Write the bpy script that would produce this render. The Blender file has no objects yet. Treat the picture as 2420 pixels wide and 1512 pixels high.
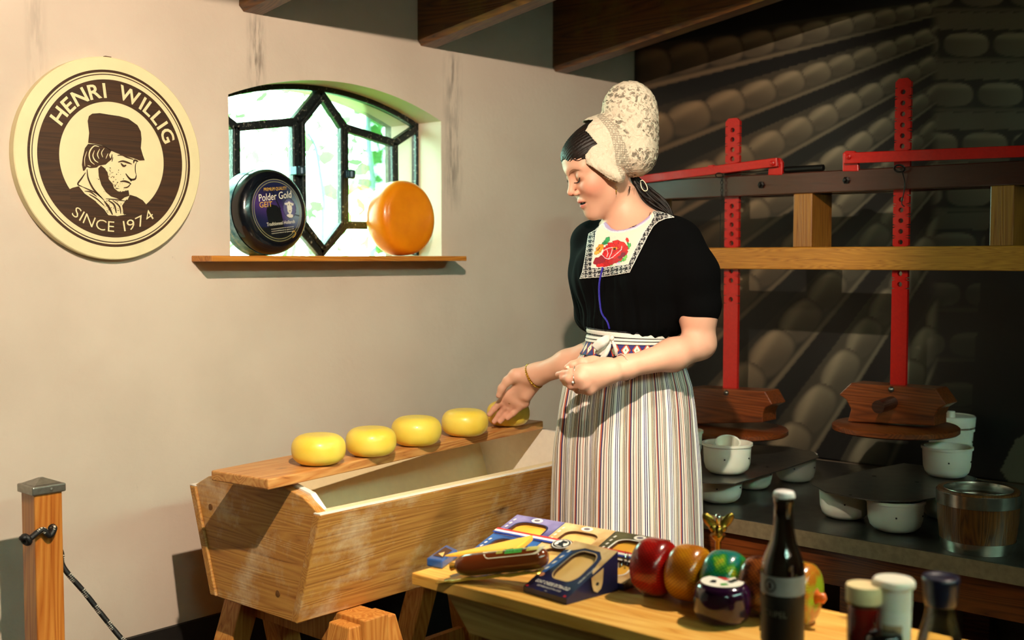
import bpy, math, random
import numpy as np
from mathutils import Vector, Matrix
random.seed(7); rng=np.random.default_rng(7)
PI=math.pi
col=bpy.context.scene.collection
# ---------- camera geometry (2420x1512 frame) ----------
FP=2700.; CX,CY=1210.,756.; AZ=math.radians(41.5); PITCH=math.atan2(146,FP)
CAM=np.array([0,0,1.32])
FH=np.array([math.cos(AZ),math.sin(AZ),0]); RT=np.array([math.sin(AZ),-math.cos(AZ),0]); UP0=np.array([0,0,1.])
FW=FH*math.cos(PITCH)-UP0*math.sin(PITCH); UPV=FH*math.sin(PITCH)+UP0*math.cos(PITCH)
def ray(px,py): return FW+RT*(px-CX)/FP+UPV*(CY-py)/FP
def onp(px,py,ax,v):
    r=ray(px,py); return CAM+r*(v-CAM[ax])/r[ax]
def onx(px,py,v): return onp(px,py,0,v)
def ony(px,py,v): return onp(px,py,1,v)
def onz(px,py,v): return onp(px,py,2,v)
def at(px,py,Z): return CAM+ray(px,py)*Z
YL=2.55; XB=3.585        # window wall plane y=YL, mural wall plane x=XB

def lin(c):
    if isinstance(c,str):
        c=c.lstrip('#'); c=[int(c[i:i+2],16)/255 for i in (0,2,4)]
    return tuple((x/12.92 if x<=.04045 else ((x+.055)/1.055)**2.4) for x in c)
def V(*a): return np.array(a,float)
def nrm(v):
    v=np.array(v,float); return v/max(np.linalg.norm(v),1e-12)
# ---------- object plumbing ----------
WL={}
def wl(o): return WL.get(o.name,np.zeros(3)) if o is not None else np.zeros(3)
def tag(o,label=None,cat=None,group=None,kind=None):
    if label: o['label']=label
    if cat: o['category']=cat
    if group: o['group']=group
    if kind: o['kind']=kind
    return o
def thing(name,label,cat,loc,group=None):
    o=bpy.data.objects.new(name,None); col.objects.link(o); o.location=loc; o.empty_display_size=.05
    WL[o.name]=np.array(loc,float); tag(o,label,cat,group); return o
def mesh(name,verts,faces,m,parent=None,smooth=False,uvs=None,cols=None,mats=None,bevel=0,label=None,cat=None,group=None,kind=None,org=None,sub=0,solid=0,autosmooth=None):
    v=np.asarray(verts,float)
    o0=np.array(org,float) if org is not None else (v.min(0)+v.max(0))/2
    me=bpy.data.meshes.new(name)
    if isinstance(faces,np.ndarray):
        n=len(faces); k=faces.shape[1]
        me.vertices.add(len(v)); me.vertices.foreach_set('co',(v-o0).astype(np.float32).ravel())
        me.loops.add(n*k); me.loops.foreach_set('vertex_index',faces.astype(np.int32).ravel())
        me.polygons.add(n); me.polygons.foreach_set('loop_start',np.arange(0,n*k,k,dtype=np.int32))
        me.polygons.foreach_set('loop_total',np.full(n,k,dtype=np.int32))
        me.update(calc_edges=True); me.validate()
    else:
        me.from_pydata([tuple(x) for x in (v-o0)],[],[tuple(int(i) for i in f) for f in faces]); me.update()
    if isinstance(m,(list,tuple)):
        for mm in m: me.materials.append(mm)
    else: me.materials.append(m)
    if mats is not None: me.polygons.foreach_set('material_index',np.asarray(mats,dtype=np.int32))
    if smooth: me.polygons.foreach_set('use_smooth',np.ones(len(me.polygons),dtype=bool))
    if uvs is not None:   # per-vertex uv
        uvs=np.asarray(uvs,float); li=np.zeros(len(me.loops),dtype=np.int32); me.loops.foreach_get('vertex_index',li)
        ul=me.uv_layers.new(name='UVMap'); ul.data.foreach_set('uv',uvs[li].astype(np.float32).ravel())
    if cols is not None:  # per-vertex linear colour
        ca=me.color_attributes.new(name='Col',type='FLOAT_COLOR',domain='POINT')
        c=np.ones((len(v),4),np.float32); c[:,:3]=np.asarray(cols)[:,:3]; ca.data.foreach_set('color',c.ravel())
    o=bpy.data.objects.new(name,me); col.objects.link(o)
    if parent is not None: o.parent=parent
    o.location=o0-wl(parent); WL[o.name]=o0
    if smooth and autosmooth:
        try:
            me.set_sharp_from_angle(angle=math.radians(autosmooth))
        except Exception: pass
    if solid:
        s=o.modifiers.new('Solid','SOLIDIFY'); s.thickness=solid; s.offset=0
    if sub:
        s=o.modifiers.new('Sub','SUBSURF'); s.levels=sub; s.render_levels=sub
    if bevel:
        b=o.modifiers.new('Bevel','BEVEL'); b.width=bevel; b.segments=2; b.limit_method='ANGLE'; b.angle_limit=math.radians(40)
    tag(o,label,cat,group,kind)
    return o
def copy_thing(src,loc,label=None,group=None,rotz=0):
    r=src.copy(); col.objects.link(r); r.location=loc; r.rotation_euler=(0,0,rotz)
    if label: r['label']=label
    if group: r['group']=group
    def rec(a,b):
        for ch in a.children:
            c=ch.copy(); col.objects.link(c); c.parent=b
            if 'label' in c.keys() and False: pass
            rec(ch,c)
    rec(src,r); return r
class G:
    """geometry collector, world coordinates"""
    def __init__(s): s.v=[]; s.f=[]; s.uv=[]
    def add(s,vs,fs):
        b=len(s.v); s.v+= [tuple(float(c) for c in x) for x in vs]; s.f+=[tuple(b+i for i in f) for f in fs]; return s
    def box(s,lo,hi):
        x0,y0,z0=lo;x1,y1,z1=hi
        return s.add([(x0,y0,z0),(x1,y0,z0),(x1,y1,z0),(x0,y1,z0),(x0,y0,z1),(x1,y0,z1),(x1,y1,z1),(x0,y1,z1)],
          [(0,3,2,1),(4,5,6,7),(0,1,5,4),(1,2,6,5),(2,3,7,6),(3,0,4,7)])
    def hexa(s,b4,t4):
        return s.add(list(b4)+list(t4),[(0,3,2,1),(4,5,6,7),(0,1,5,4),(1,2,6,5),(2,3,7,6),(3,0,4,7)])
    def beam(s,a,b,w,h,up=(0,0,1)):
        a=np.array(a,float);b=np.array(b,float);d=nrm(b-a); sd=nrm(np.cross(d,up)); u=np.cross(sd,d)
        q=[(-1,-1),(1,-1),(1,1),(-1,1)]
        return s.hexa([a+sd*w/2*i+u*h/2*j for i,j in q],[b+sd*w/2*i+u*h/2*j for i,j in q])
    def prism(s,poly,vec):
        n=len(poly); p=[np.array(x,float) for x in poly]; vec=np.array(vec,float)
        fs=[tuple(range(n))[::-1],tuple(range(n,2*n))]+[(i,(i+1)%n,n+(i+1)%n,n+i) for i in range(n)]
        return s.add(p+[x+vec for x in p],fs)
    def lathe(s,prof,c=(0,0,0),ax=(0,0,1),n=48,xs=None,cap=True,sq=(1,1)):
        c=np.array(c,float); ax=nrm(ax); t=np.array([1,0,0.]) if abs(ax[0])<.9 else np.array([0,1,0.])
        if xs is not None: t=np.array(xs,float)
        e1=nrm(t-ax*np.dot(t,ax)); e2=np.cross(ax,e1); vs=[];fs=[]
        for r,h in prof:
            for k in range(n):
                a=2*PI*k/n; vs.append(c+ax*h+e1*r*math.cos(a)*sq[0]+e2*r*math.sin(a)*sq[1])
        m=len(prof)
        for i in range(m-1):
            for k in range(n):
                k2=(k+1)%n; fs.append((i*n+k,i*n+k2,(i+1)*n+k2,(i+1)*n+k))
        if cap:
            if prof[0][0]>1e-6: fs.append(tuple(range(n))[::-1])
            if prof[-1][0]>1e-6: fs.append(tuple((m-1)*n+k for k in range(n)))
        return s.add(vs,fs)
    def tube(s,pts,r,n=10,cap=True,flat=None):
        P=[np.array(p,float) for p in pts]; m=len(P)
        R=[r]*m if np.isscalar(r) else list(r)
        T=[nrm(P[min(i+1,m-1)]-P[max(i-1,0)]) for i in range(m)]
        u=np.cross(T[0],[0,0,1.]); 
        if np.linalg.norm(u)<.1: u=np.cross(T[0],[1.,0,0])
        u=nrm(u); vs=[];fs=[]
        for i in range(m):
            u=nrm(u-T[i]*np.dot(u,T[i])); w=np.cross(T[i],u)
            for k in range(n):
                a=2*PI*k/n; vs.append(P[i]+(u*math.cos(a)+w*math.sin(a)*(flat or 1))*R[i])
        for i in range(m-1):
            for k in range(n):
                k2=(k+1)%n; fs.append((i*n+k,i*n+k2,(i+1)*n+k2,(i+1)*n+k))
        if cap: fs.append(tuple(range(n))[::-1]); fs.append(tuple((m-1)*n+k for k in range(n)))
        return s.add(vs,fs)
    def torus(s,c,ax,R,r,n=32,k=8,sq=(1,1),xs=None):
        c=np.array(c,float); ax=nrm(ax); t=np.array([0,0,1.]) if abs(ax[2])<.9 else np.array([1.,0,0])
        if xs is not None: t=np.array(xs,float)
        e1=nrm(t-ax*np.dot(t,ax)); e2=np.cross(ax,e1); vs=[];fs=[]
        for i in range(n):
            a=2*PI*i/n; d=e1*math.cos(a)*sq[0]+e2*math.sin(a)*sq[1]; dn=nrm(d)
            for j in range(k):
                b=2*PI*j/k; vs.append(c+d*R+dn*r*math.cos(b)+ax*r*math.sin(b))
        for i in range(n):
            for j in range(k): fs.append((i*k+j,((i+1)%n)*k+j,((i+1)%n)*k+(j+1)%k,i*k+(j+1)%k))
        return s.add(vs,fs)
    def ell(s,c,r,n=24,m=14,rot=None):
        c=np.array(c,float); r=np.array([r]*3 if np.isscalar(r) else r,float); rot=np.eye(3) if rot is None else np.array(rot)
        vs=[];fs=[]
        for i in range(m+1):
            t=PI*i/m
            for k in range(n):
                a=2*PI*k/n; vs.append(c+rot@(r*np.array([math.sin(t)*math.cos(a),math.sin(t)*math.sin(a),math.cos(t)])))
        for i in range(m):
            for k in range(n): fs.append((i*n+k,(i+1)*n+k,(i+1)*n+(k+1)%n,i*n+(k+1)%n))
        return s.add(vs,fs)
    def obj(s,name,m,parent=None,**k): return mesh(name,s.v,s.f,m,parent,**k)
def catmull(P,n=8):
    P=[np.array(p,float) for p in P]; Q=[2*P[0]-P[1]]+P+[2*P[-1]-P[-2]]; out=[]
    for i in range(1,len(Q)-2):
        for k in range(n):
            t=k/n; a,b,c,d=Q[i-1:i+3]
            out.append(.5*((2*b)+(-a+c)*t+(2*a-5*b+4*c-d)*t*t+(-a+3*b-3*c+d)*t**3))
    out.append(P[-1]); return out
_txt={}
def text2d(s,ext=0,bold=0,res=3):
    """letters of the built-in font as a flat mesh in 2D; returns verts (n,2), faces"""
    key=(s,bold)
    if key in _txt: return _txt[key]
    cu=bpy.data.curves.new('t','FONT'); cu.body=s; cu.resolution_u=res; cu.offset=bold; cu.fill_mode='FRONT' if hasattr(cu,'fill_mode') else cu.fill_mode
    o=bpy.data.objects.new('t',cu); col.objects.link(o); dg=bpy.context.evaluated_depsgraph_get(); dg.update()
    me=o.evaluated_get(dg).to_mesh(); v=np.array([(x.co.x,x.co.y) for x in me.vertices]); f=[tuple(p.vertices) for p in me.polygons]
    o.evaluated_get(dg).to_mesh_clear(); bpy.data.objects.remove(o); bpy.data.curves.remove(cu)
    if len(v)==0: v=np.zeros((0,2))
    _txt[key]=(v,f); return v,f
def text_on(g,s,fn,h,w=None,bold=0,center=True):
    """map text of cap height h (and width w) through fn(x,y)->xyz"""
    v,f=text2d(s,bold=bold); v=v.copy()
    v[:,1]-=0; sc=h/.7; 
    x0,x1=v[:,0].min(),v[:,0].max(); sx=(w/(x1-x0)) if w else sc
    v[:,0]=(v[:,0]-((x0+x1)/2 if center else x0))*sx; v[:,1]=v[:,1]*sc
    g.add([fn(a,b) for a,b in v],f); return (x1-x0)*sx
# ---------- materials ----------
def newmat(name):
    m=bpy.data.materials.new(name); m.use_nodes=True; nt=m.node_tree; b=nt.nodes['Principled BSDF']; return m,nt,b
def N(nt,t,**k):
    n=nt.nodes.new(t)
    for a,v in k.items():
        if a.startswith('i_'): n.inputs[a[2:].replace('_',' ')].default_value=v
        else: setattr(n,a,v)
    return n
def L(nt,a,b): nt.links.new(a,b)
def bump(nt,b,h,strength=.3,dist=.002):
    n=N(nt,'ShaderNodeBump'); n.inputs['Strength'].default_value=strength; n.inputs['Distance'].default_value=dist
    L(nt,h,n.inputs['Height']); L(nt,n.outputs[0],b.inputs['Normal']); return n
def c4(c): c=lin(c) if isinstance(c,str) else c; return (*c,1)
def ramp(nt,fac,stops,interp='LINEAR'):
    r=N(nt,'ShaderNodeValToRGB'); e=r.color_ramp; e.interpolation=interp
    while len(e.elements)<len(stops): e.elements.new(.5)
    for el,(p,c) in zip(e.elements,stops): el.position=p; el.color=c4(c)
    L(nt,fac,r.inputs[0]); return r
def mixc(nt,fac,a,b,blend='MIX'):
    n=N(nt,'ShaderNodeMix',data_type='RGBA',blend_type=blend)
    for s,v in ((n.inputs[0],fac),(n.inputs[6],a),(n.inputs[7],b)):
        if hasattr(v,'is_linked') or isinstance(v,bpy.types.NodeSocket): L(nt,v,s)
        elif isinstance(v,(int,float)): s.default_value=v
        else: s.default_value=c4(v)
    return n.outputs[2]
def math_(nt,op,a,b=None):
    n=N(nt,'ShaderNodeMath',operation=op)
    for i,v in enumerate((a,b)):
        if v is None: continue
        if isinstance(v,bpy.types.NodeSocket): L(nt,v,n.inputs[i])
        else: n.inputs[i].default_value=v
    return n.outputs[0]
def plain(name,c,rough=.5,metal=0,noise=0,nscale=40,bumps=0,coat=0,spec=.5,sss=0,trans=0,alpha=1,ior=1.45,c2=None,sheen=0):
    m,nt,b=newmat(name); b.inputs['Roughness'].default_value=rough; b.inputs['Metallic'].default_value=metal
    b.inputs['Specular IOR Level'].default_value=spec; b.inputs['IOR'].default_value=ior
    if coat: b.inputs['Coat Weight'].default_value=coat; b.inputs['Coat Roughness'].default_value=.08
    if sheen: b.inputs['Sheen Weight'].default_value=sheen
    if sss: b.inputs['Subsurface Weight'].default_value=sss; b.inputs['Subsurface Radius'].default_value=(.012,.006,.003); b.inputs['Subsurface Scale'].default_value=1.
    if trans: b.inputs['Transmission Weight'].default_value=trans
    if alpha<1: b.inputs['Alpha'].default_value=alpha
    tc=N(nt,'ShaderNodeTexCoord'); nz=N(nt,'ShaderNodeTexNoise'); nz.inputs['Scale'].default_value=nscale; nz.inputs['Detail'].default_value=5
    L(nt,tc.outputs['Object'],nz.inputs['Vector'])
    base=lin(c) if isinstance(c,str) else c
    cc2=(lin(c2) if isinstance(c2,str) else c2) or tuple(x*(1-noise) for x in base)
    r=ramp(nt,nz.outputs[0],[(.35,cc2),(.65,base)]); L(nt,r.outputs[0],b.inputs['Base Color'])
    if bumps: bump(nt,b,nz.outputs[0],bumps,.003)
    return m
def wood(name,dark,mid,light,axis=0,rough=.5,scale=1.,ring=9.,coat=0,wear=None,knots=True,bumps=.25,seed=0.):
    """plank wood; grain runs along object axis"""
    m,nt,b=newmat(name); tc=N(nt,'ShaderNodeTexCoord'); mp=N(nt,'ShaderNodeMapping')
    sc=[ring*scale]*3; sc[axis]=ring*scale*.05; mp.inputs['Scale'].default_value=sc; mp.inputs['Location'].default_value=(seed,seed*1.7,seed*.6)
    L(nt,tc.outputs['Object'],mp.inputs[0])
    n1=N(nt,'ShaderNodeTexNoise'); n1.inputs['Scale'].default_value=1.6; n1.inputs['Detail'].default_value=2; L(nt,mp.outputs[0],n1.inputs['Vector'])
    # growth rings: contour lines of a stretched noise
    w=math_(nt,'FRACT',math_(nt,'MULTIPLY',n1.outputs[0],20.)); w2=math_(nt,'ABSOLUTE',math_(nt,'SUBTRACT',w,.5))
    mp2=N(nt,'ShaderNodeMapping'); s2=[220*scale]*3; s2[axis]=6*scale; mp2.inputs['Scale'].default_value=s2; L(nt,tc.outputs['Object'],mp2.inputs[0])
    n2=N(nt,'ShaderNodeTexNoise'); n2.inputs['Scale'].default_value=1; n2.inputs['Detail'].default_value=3; L(nt,mp2.outputs[0],n2.inputs['Vector'])
    f=math_(nt,'ADD',math_(nt,'MULTIPLY',w2,1.1),math_(nt,'MULTIPLY',n2.outputs[0],.55))
    r=ramp(nt,f,[(.14,dark),(.30,mid),(.85,light)]); c=r.outputs[0]
    if knots:
        vo=N(nt,'ShaderNodeTexVoronoi'); vo.inputs['Scale'].default_value=1; mp3=N(nt,'ShaderNodeMapping'); s3=[5.5]*3; s3[axis]=3.2
        mp3.inputs['Scale'].default_value=s3; mp3.inputs['Location'].default_value=(seed+.3,.2,.7); L(nt,tc.outputs['Object'],mp3.inputs[0]); L(nt,mp3.outputs[0],vo.inputs['Vector'])
        k=ramp(nt,vo.outputs['Distance'],[(.03,(1,1,1)),(.085,(0,0,0))]); c=mixc(nt,math_(nt,'MULTIPLY',k.outputs[0],.75),c,tuple(x*.35 for x in (lin(dark) if isinstance(dark,str) else dark)))
    if wear:
        n3=N(nt,'ShaderNodeTexNoise'); n3.inputs['Scale'].default_value=7; n3.inputs['Detail'].default_value=8; n3.inputs['Roughness'].default_value=.7
        L(nt,tc.outputs['Object'],n3.inputs['Vector']); k=ramp(nt,n3.outputs[0],[(.5,(0,0,0)),(.66,(1,1,1))]); c=mixc(nt,math_(nt,'MULTIPLY',k.outputs[0],.6),c,wear)
    L(nt,c,b.inputs['Base Color']); b.inputs['Roughness'].default_value=rough
    if coat: b.inputs['Coat Weight'].default_value=coat; b.inputs['Coat Roughness'].default_value=.15
    bump(nt,b,f,bumps,.0015); return m
def vcol(name,rough=.6,coat=0,sss=0,bumps=0,nscale=300,spec=.5,metal=0):
    m,nt,b=newmat(name); a=N(nt,'ShaderNodeVertexColor'); a.layer_name='Col'; L(nt,a.outputs[0],b.inputs['Base Color']); b.inputs['Roughness'].default_value=rough
    b.inputs['Specular IOR Level'].default_value=spec; b.inputs['Metallic'].default_value=metal
    if coat: b.inputs['Coat Weight'].default_value=coat; b.inputs['Coat Roughness'].default_value=.2
    if sss: b.inputs['Subsurface Weight'].default_value=sss; b.inputs['Subsurface Radius'].default_value=(.010,.004,.002); b.inputs['Subsurface Scale'].default_value=1.
    if bumps:
        tc=N(nt,'ShaderNodeTexCoord'); nz=N(nt,'ShaderNodeTexNoise'); nz.inputs['Scale'].default_value=nscale; L(nt,tc.outputs['Object'],nz.inputs['Vector']); bump(nt,b,nz.outputs[0],bumps,.001)
    return m
def inpoly(px,py,poly):
    px=np.asarray(px,float);py=np.asarray(py,float); c=np.zeros(px.shape,bool); n=len(poly)
    for i in range(n):
        x0,y0=poly[i];x1,y1=poly[(i+1)%n]
        if y0==y1: continue
        c^=((y0>py)!=(y1>py))&(px<(x1-x0)*(py-y0)/(y1-y0)+x0)
    return c
def seg(px,py,x0,y0,x1,y1):
    dx,dy=x1-x0,y1-y0; t=np.clip(((px-x0)*dx+(py-y0)*dy)/(dx*dx+dy*dy+1e-9),0,1); return np.hypot(px-x0-t*dx,py-y0-t*dy)
def pline(px,py,pts):
    d=np.full(np.shape(px),1e9)
    for a,b in zip(pts[:-1],pts[1:]): d=np.minimum(d,seg(px,py,a[0],a[1],b[0],b[1]))
    return d
def grid_faces(nu,nv,wrap=False):
    i=np.arange(nu-1)[:,None]; j=np.arange(nv if wrap else nv-1)[None,:]; j2=(j+1)%nv
    return np.stack([i*nv+j,(i+1)*nv+j,(i+1)*nv+j2,i*nv+j2],-1).reshape(-1,4)
def sst(x,a,b): t=np.clip((x-a)/(b-a),0,1); return t*t*(3-2*t)
WORLD=32.; EXPO=0.0
# ================= SETTING =================
def plaster():
    m,nt,b=newmat('cream_plaster'); tc=N(nt,'ShaderNodeTexCoord')
    n1=N(nt,'ShaderNodeTexNoise'); n1.inputs['Scale'].default_value=2.2; n1.inputs['Detail'].default_value=6; L(nt,tc.outputs['Object'],n1.inputs['Vector'])
    n2=N(nt,'ShaderNodeTexNoise'); n2.inputs['Scale'].default_value=70; n2.inputs['Detail'].default_value=4; L(nt,tc.outputs['Object'],n2.inputs['Vector'])
    r=ramp(nt,n1.outputs[0],[(.3,'#c8b7a6'),(.55,'#d5c4b3'),(.75,'#d9cab9')])
    # scuffs: sparse dark flecks and vertical drips
    mp=N(nt,'ShaderNodeMapping'); mp.inputs['Scale'].default_value=(26,26,9); L(nt,tc.outputs['Object'],mp.inputs[0])
    n3=N(nt,'ShaderNodeTexNoise'); n3.inputs['Scale'].default_value=1; n3.inputs['Detail'].default_value=7; n3.inputs['Roughness'].default_value=.75; L(nt,mp.outputs[0],n3.inputs['Vector'])
    k=ramp(nt,n3.outputs[0],[(.68,(0,0,0)),(.78,(1,1,1))])
    c=mixc(nt,math_(nt,'MULTIPLY',k.outputs[0],.45),r.outputs[0],'#8d8070')
    # drip stains under the rafter ends (fixed places on the wall)
    sx=N(nt,'ShaderNodeSeparateXYZ'); L(nt,tc.outputs['Object'],sx.inputs[0])
    for X,w,z0,z1,s in DRIPS:
        dx=math_(nt,'ABSOLUTE',math_(nt,'SUBTRACT',sx.outputs[0],X)); kx=math_(nt,'SUBTRACT',1.,math_(nt,'DIVIDE',dx,w)); 
        kz=math_(nt,'MULTIPLY',math_(nt,'MINIMUM',math_(nt,'DIVIDE',math_(nt,'SUBTRACT',sx.outputs[2],z0),.12),1.),math_(nt,'MINIMUM',math_(nt,'DIVIDE',math_(nt,'SUBTRACT',z1,sx.outputs[2]),.05),1.))
        cl=N(nt,'ShaderNodeMath',operation='MULTIPLY',use_clamp=True); L(nt,math_(nt,'MAXIMUM',kx,0.),cl.inputs[0]); L(nt,math_(nt,'MAXIMUM',kz,0.),cl.inputs[1])
        mq=N(nt,'ShaderNodeMapping'); mq.inputs['Scale'].default_value=(90,90,14); L(nt,tc.outputs['Object'],mq.inputs[0])
        nq=N(nt,'ShaderNodeTexNoise'); nq.inputs['Scale'].default_value=1; nq.inputs['Detail'].default_value=4; L(nt,mq.outputs[0],nq.inputs['Vector'])
        kk=ramp(nt,nq.outputs[0],[(.4,(0,0,0)),(.62,(1,1,1))])
        c=mixc(nt,math_(nt,'MULTIPLY',math_(nt,'MULTIPLY',kk.outputs[0],cl.outputs[0]),s),c,'#4a4038')
    L(nt,c,b.inputs['Base Color']); b.inputs['Roughness'].default_value=.75
    ad=math_(nt,'ADD',n2.outputs[0],math_(nt,'MULTIPLY',n1.outputs[0],2.)); bump(nt,b,ad,.28,.003); return m
DRIPS=[(1.855,.035,1.72,1.98,.8),(2.60,.05,1.45,1.98,.55),(1.0,.02,1.6,2.3,.4),(1.25,.03,1.6,2.2,.25)]
M_wall=plaster()
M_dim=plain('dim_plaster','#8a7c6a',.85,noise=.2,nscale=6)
M_tar=plain('tar_plinth','#1b1714',.6,noise=.3,nscale=30,bumps=.2)
# window opening
WX0,WX1,WZ0,WZS,WZT=1.764,2.548,1.325,1.747,1.822   # sides, sill, spring line, crown
def archz(x):
    c=(WX0+WX1)/2; h=(WX1-WX0)/2; s=WZT-WZS; R=(h*h+s*s)/(2*s); return WZT-R+math.sqrt(max(R*R-(x-c)**2,0))
TH=.26
X0,X1,Y0=-1.6,XB,-3.2; ZC=2.85
xs=[WX0+(WX1-WX0)*i/32 for i in range(33)]
g=G(); o=(0,YL,0)
def wallquad(x0,x1,z0,z1): g.add([(x0,YL,z0),(x1,YL,z0),(x1,YL,z1),(x0,YL,z1)],[(0,1,2,3)])
wallquad(X0,WX0,0,ZC); wallquad(WX1,X1+.02,0,ZC); wallquad(WX0,WX1,0,WZ0)
for a,b in zip(xs[:-1],xs[1:]): g.add([(a,YL,archz(a)),(b,YL,archz(b)),(b,YL,ZC),(a,YL,ZC)],[(0,1,2,3)])
# reveals
def rev(p,q): g.add([(p[0],YL,p[1]),(q[0],YL,q[1]),(q[0],YL+TH,q[1]),(p[0],YL+TH,p[1])],[(0,1,2,3)])
rev((WX0,WZ0),(WX0,archz(WX0))); rev((WX1,archz(WX1)),(WX1,WZ0)); rev((WX1,WZ0),(WX0,WZ0))
for a,b in zip(xs[:-1],xs[1:]): rev((a,archz(a)),(b,archz(b)))
# outer skin so the wall is solid
def outq(x0,x1,z0,z1): g.add([(x0,YL+TH,z0),(x0,YL+TH,z1),(x1,YL+TH,z1),(x1,YL+TH,z0)],[(0,1,2,3)])
outq(X0,WX0,0,ZC); outq(WX1,X1+.02,0,ZC); outq(WX0,WX1,0,WZ0)
for a,b in zip(xs[:-1],xs[1:]): g.add([(a,YL+TH,archz(a)),(a,YL+TH,ZC),(b,YL+TH,ZC),(b,YL+TH,archz(b))],[(0,1,2,3)])
g.obj('wall_left',M_wall,kind='structure',org=(0,0,0))
M_floor=plain('floor_tiles','#4b3a2e',.45,noise=.35,nscale=9,bumps=.1)
G().box((X0-.1,Y0-.1,-.08),(XB+.1,YL+TH,0)).obj('floor',M_floor,kind='structure')
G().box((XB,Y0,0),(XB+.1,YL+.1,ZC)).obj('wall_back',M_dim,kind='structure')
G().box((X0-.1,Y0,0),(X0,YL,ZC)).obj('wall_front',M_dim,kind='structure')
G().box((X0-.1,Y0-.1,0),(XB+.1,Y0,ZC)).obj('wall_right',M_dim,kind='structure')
G().box((X0-.1,YL-.012,0),(XB,YL,.385)).obj('baseboard_left',M_tar,kind='structure')
# sloping boarded ceiling on the rafters
M_raf=wood('rafter_wood','#1c0f06','#4a2b10','#6d4419',axis=1,rough=.5,ring=6,coat=.25,wear='#6b5a1c')
M_ceil=wood('ceiling_boards','#140c06','#2c1c0e','#3a2614',axis=1,rough=.7)
ZR=1.968; SL=.155; RH=.24
def zr(y): return ZR+(YL-y)*SL
g=G(); yb=Y0
zc=lambda y: zr(y)+RH
g.hexa([(X0-.1,yb,zc(yb)),(XB+.1,yb,zc(yb)),(XB+.1,YL+.1,zc(YL)),(X0-.1,YL+.1,zc(YL))],[(X0-.1,yb,zc(yb)+.05),(XB+.1,yb,zc(yb)+.05),(XB+.1,YL+.1,zc(YL)+.05),(X0-.1,YL+.1,zc(YL)+.05)])
g.obj('ceiling',M_ceil,kind='structure')
RW=.085
RAFX=[-.745,-.098,.549,1.196,1.843,2.490,3.137]
RLAB={1.843:'dark stained ceiling rafter with its end at top left above the window',2.490:'dark ceiling rafter ending right of the window arch',3.137:'dark ceiling rafter directly above the woman in the lace cap'}
for i,x in enumerate(RAFX):
    g=G(); a=x-RW/2;b=x+RW/2; y1=YL-.001
    ch=.014
    pr=[(a,0,ch),(a+ch,0,0),(b-ch,0,0),(b,0,ch),(b,0,RH),(a,0,RH)]
    p0=[(q[0],yb,zr(yb)+q[2]) for q in pr]; p1=[(q[0],y1,zr(y1)+q[2]) for q in pr]; n=len(pr)
    g.add(p0+p1,[tuple(range(n)),tuple(range(2*n-1,n-1,-1))]+[(k,k+n,(k+1)%n+n,(k+1)%n) for k in range(n)])
    g.obj('trim_%d'%(i+1),M_raf,kind='structure')
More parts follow.
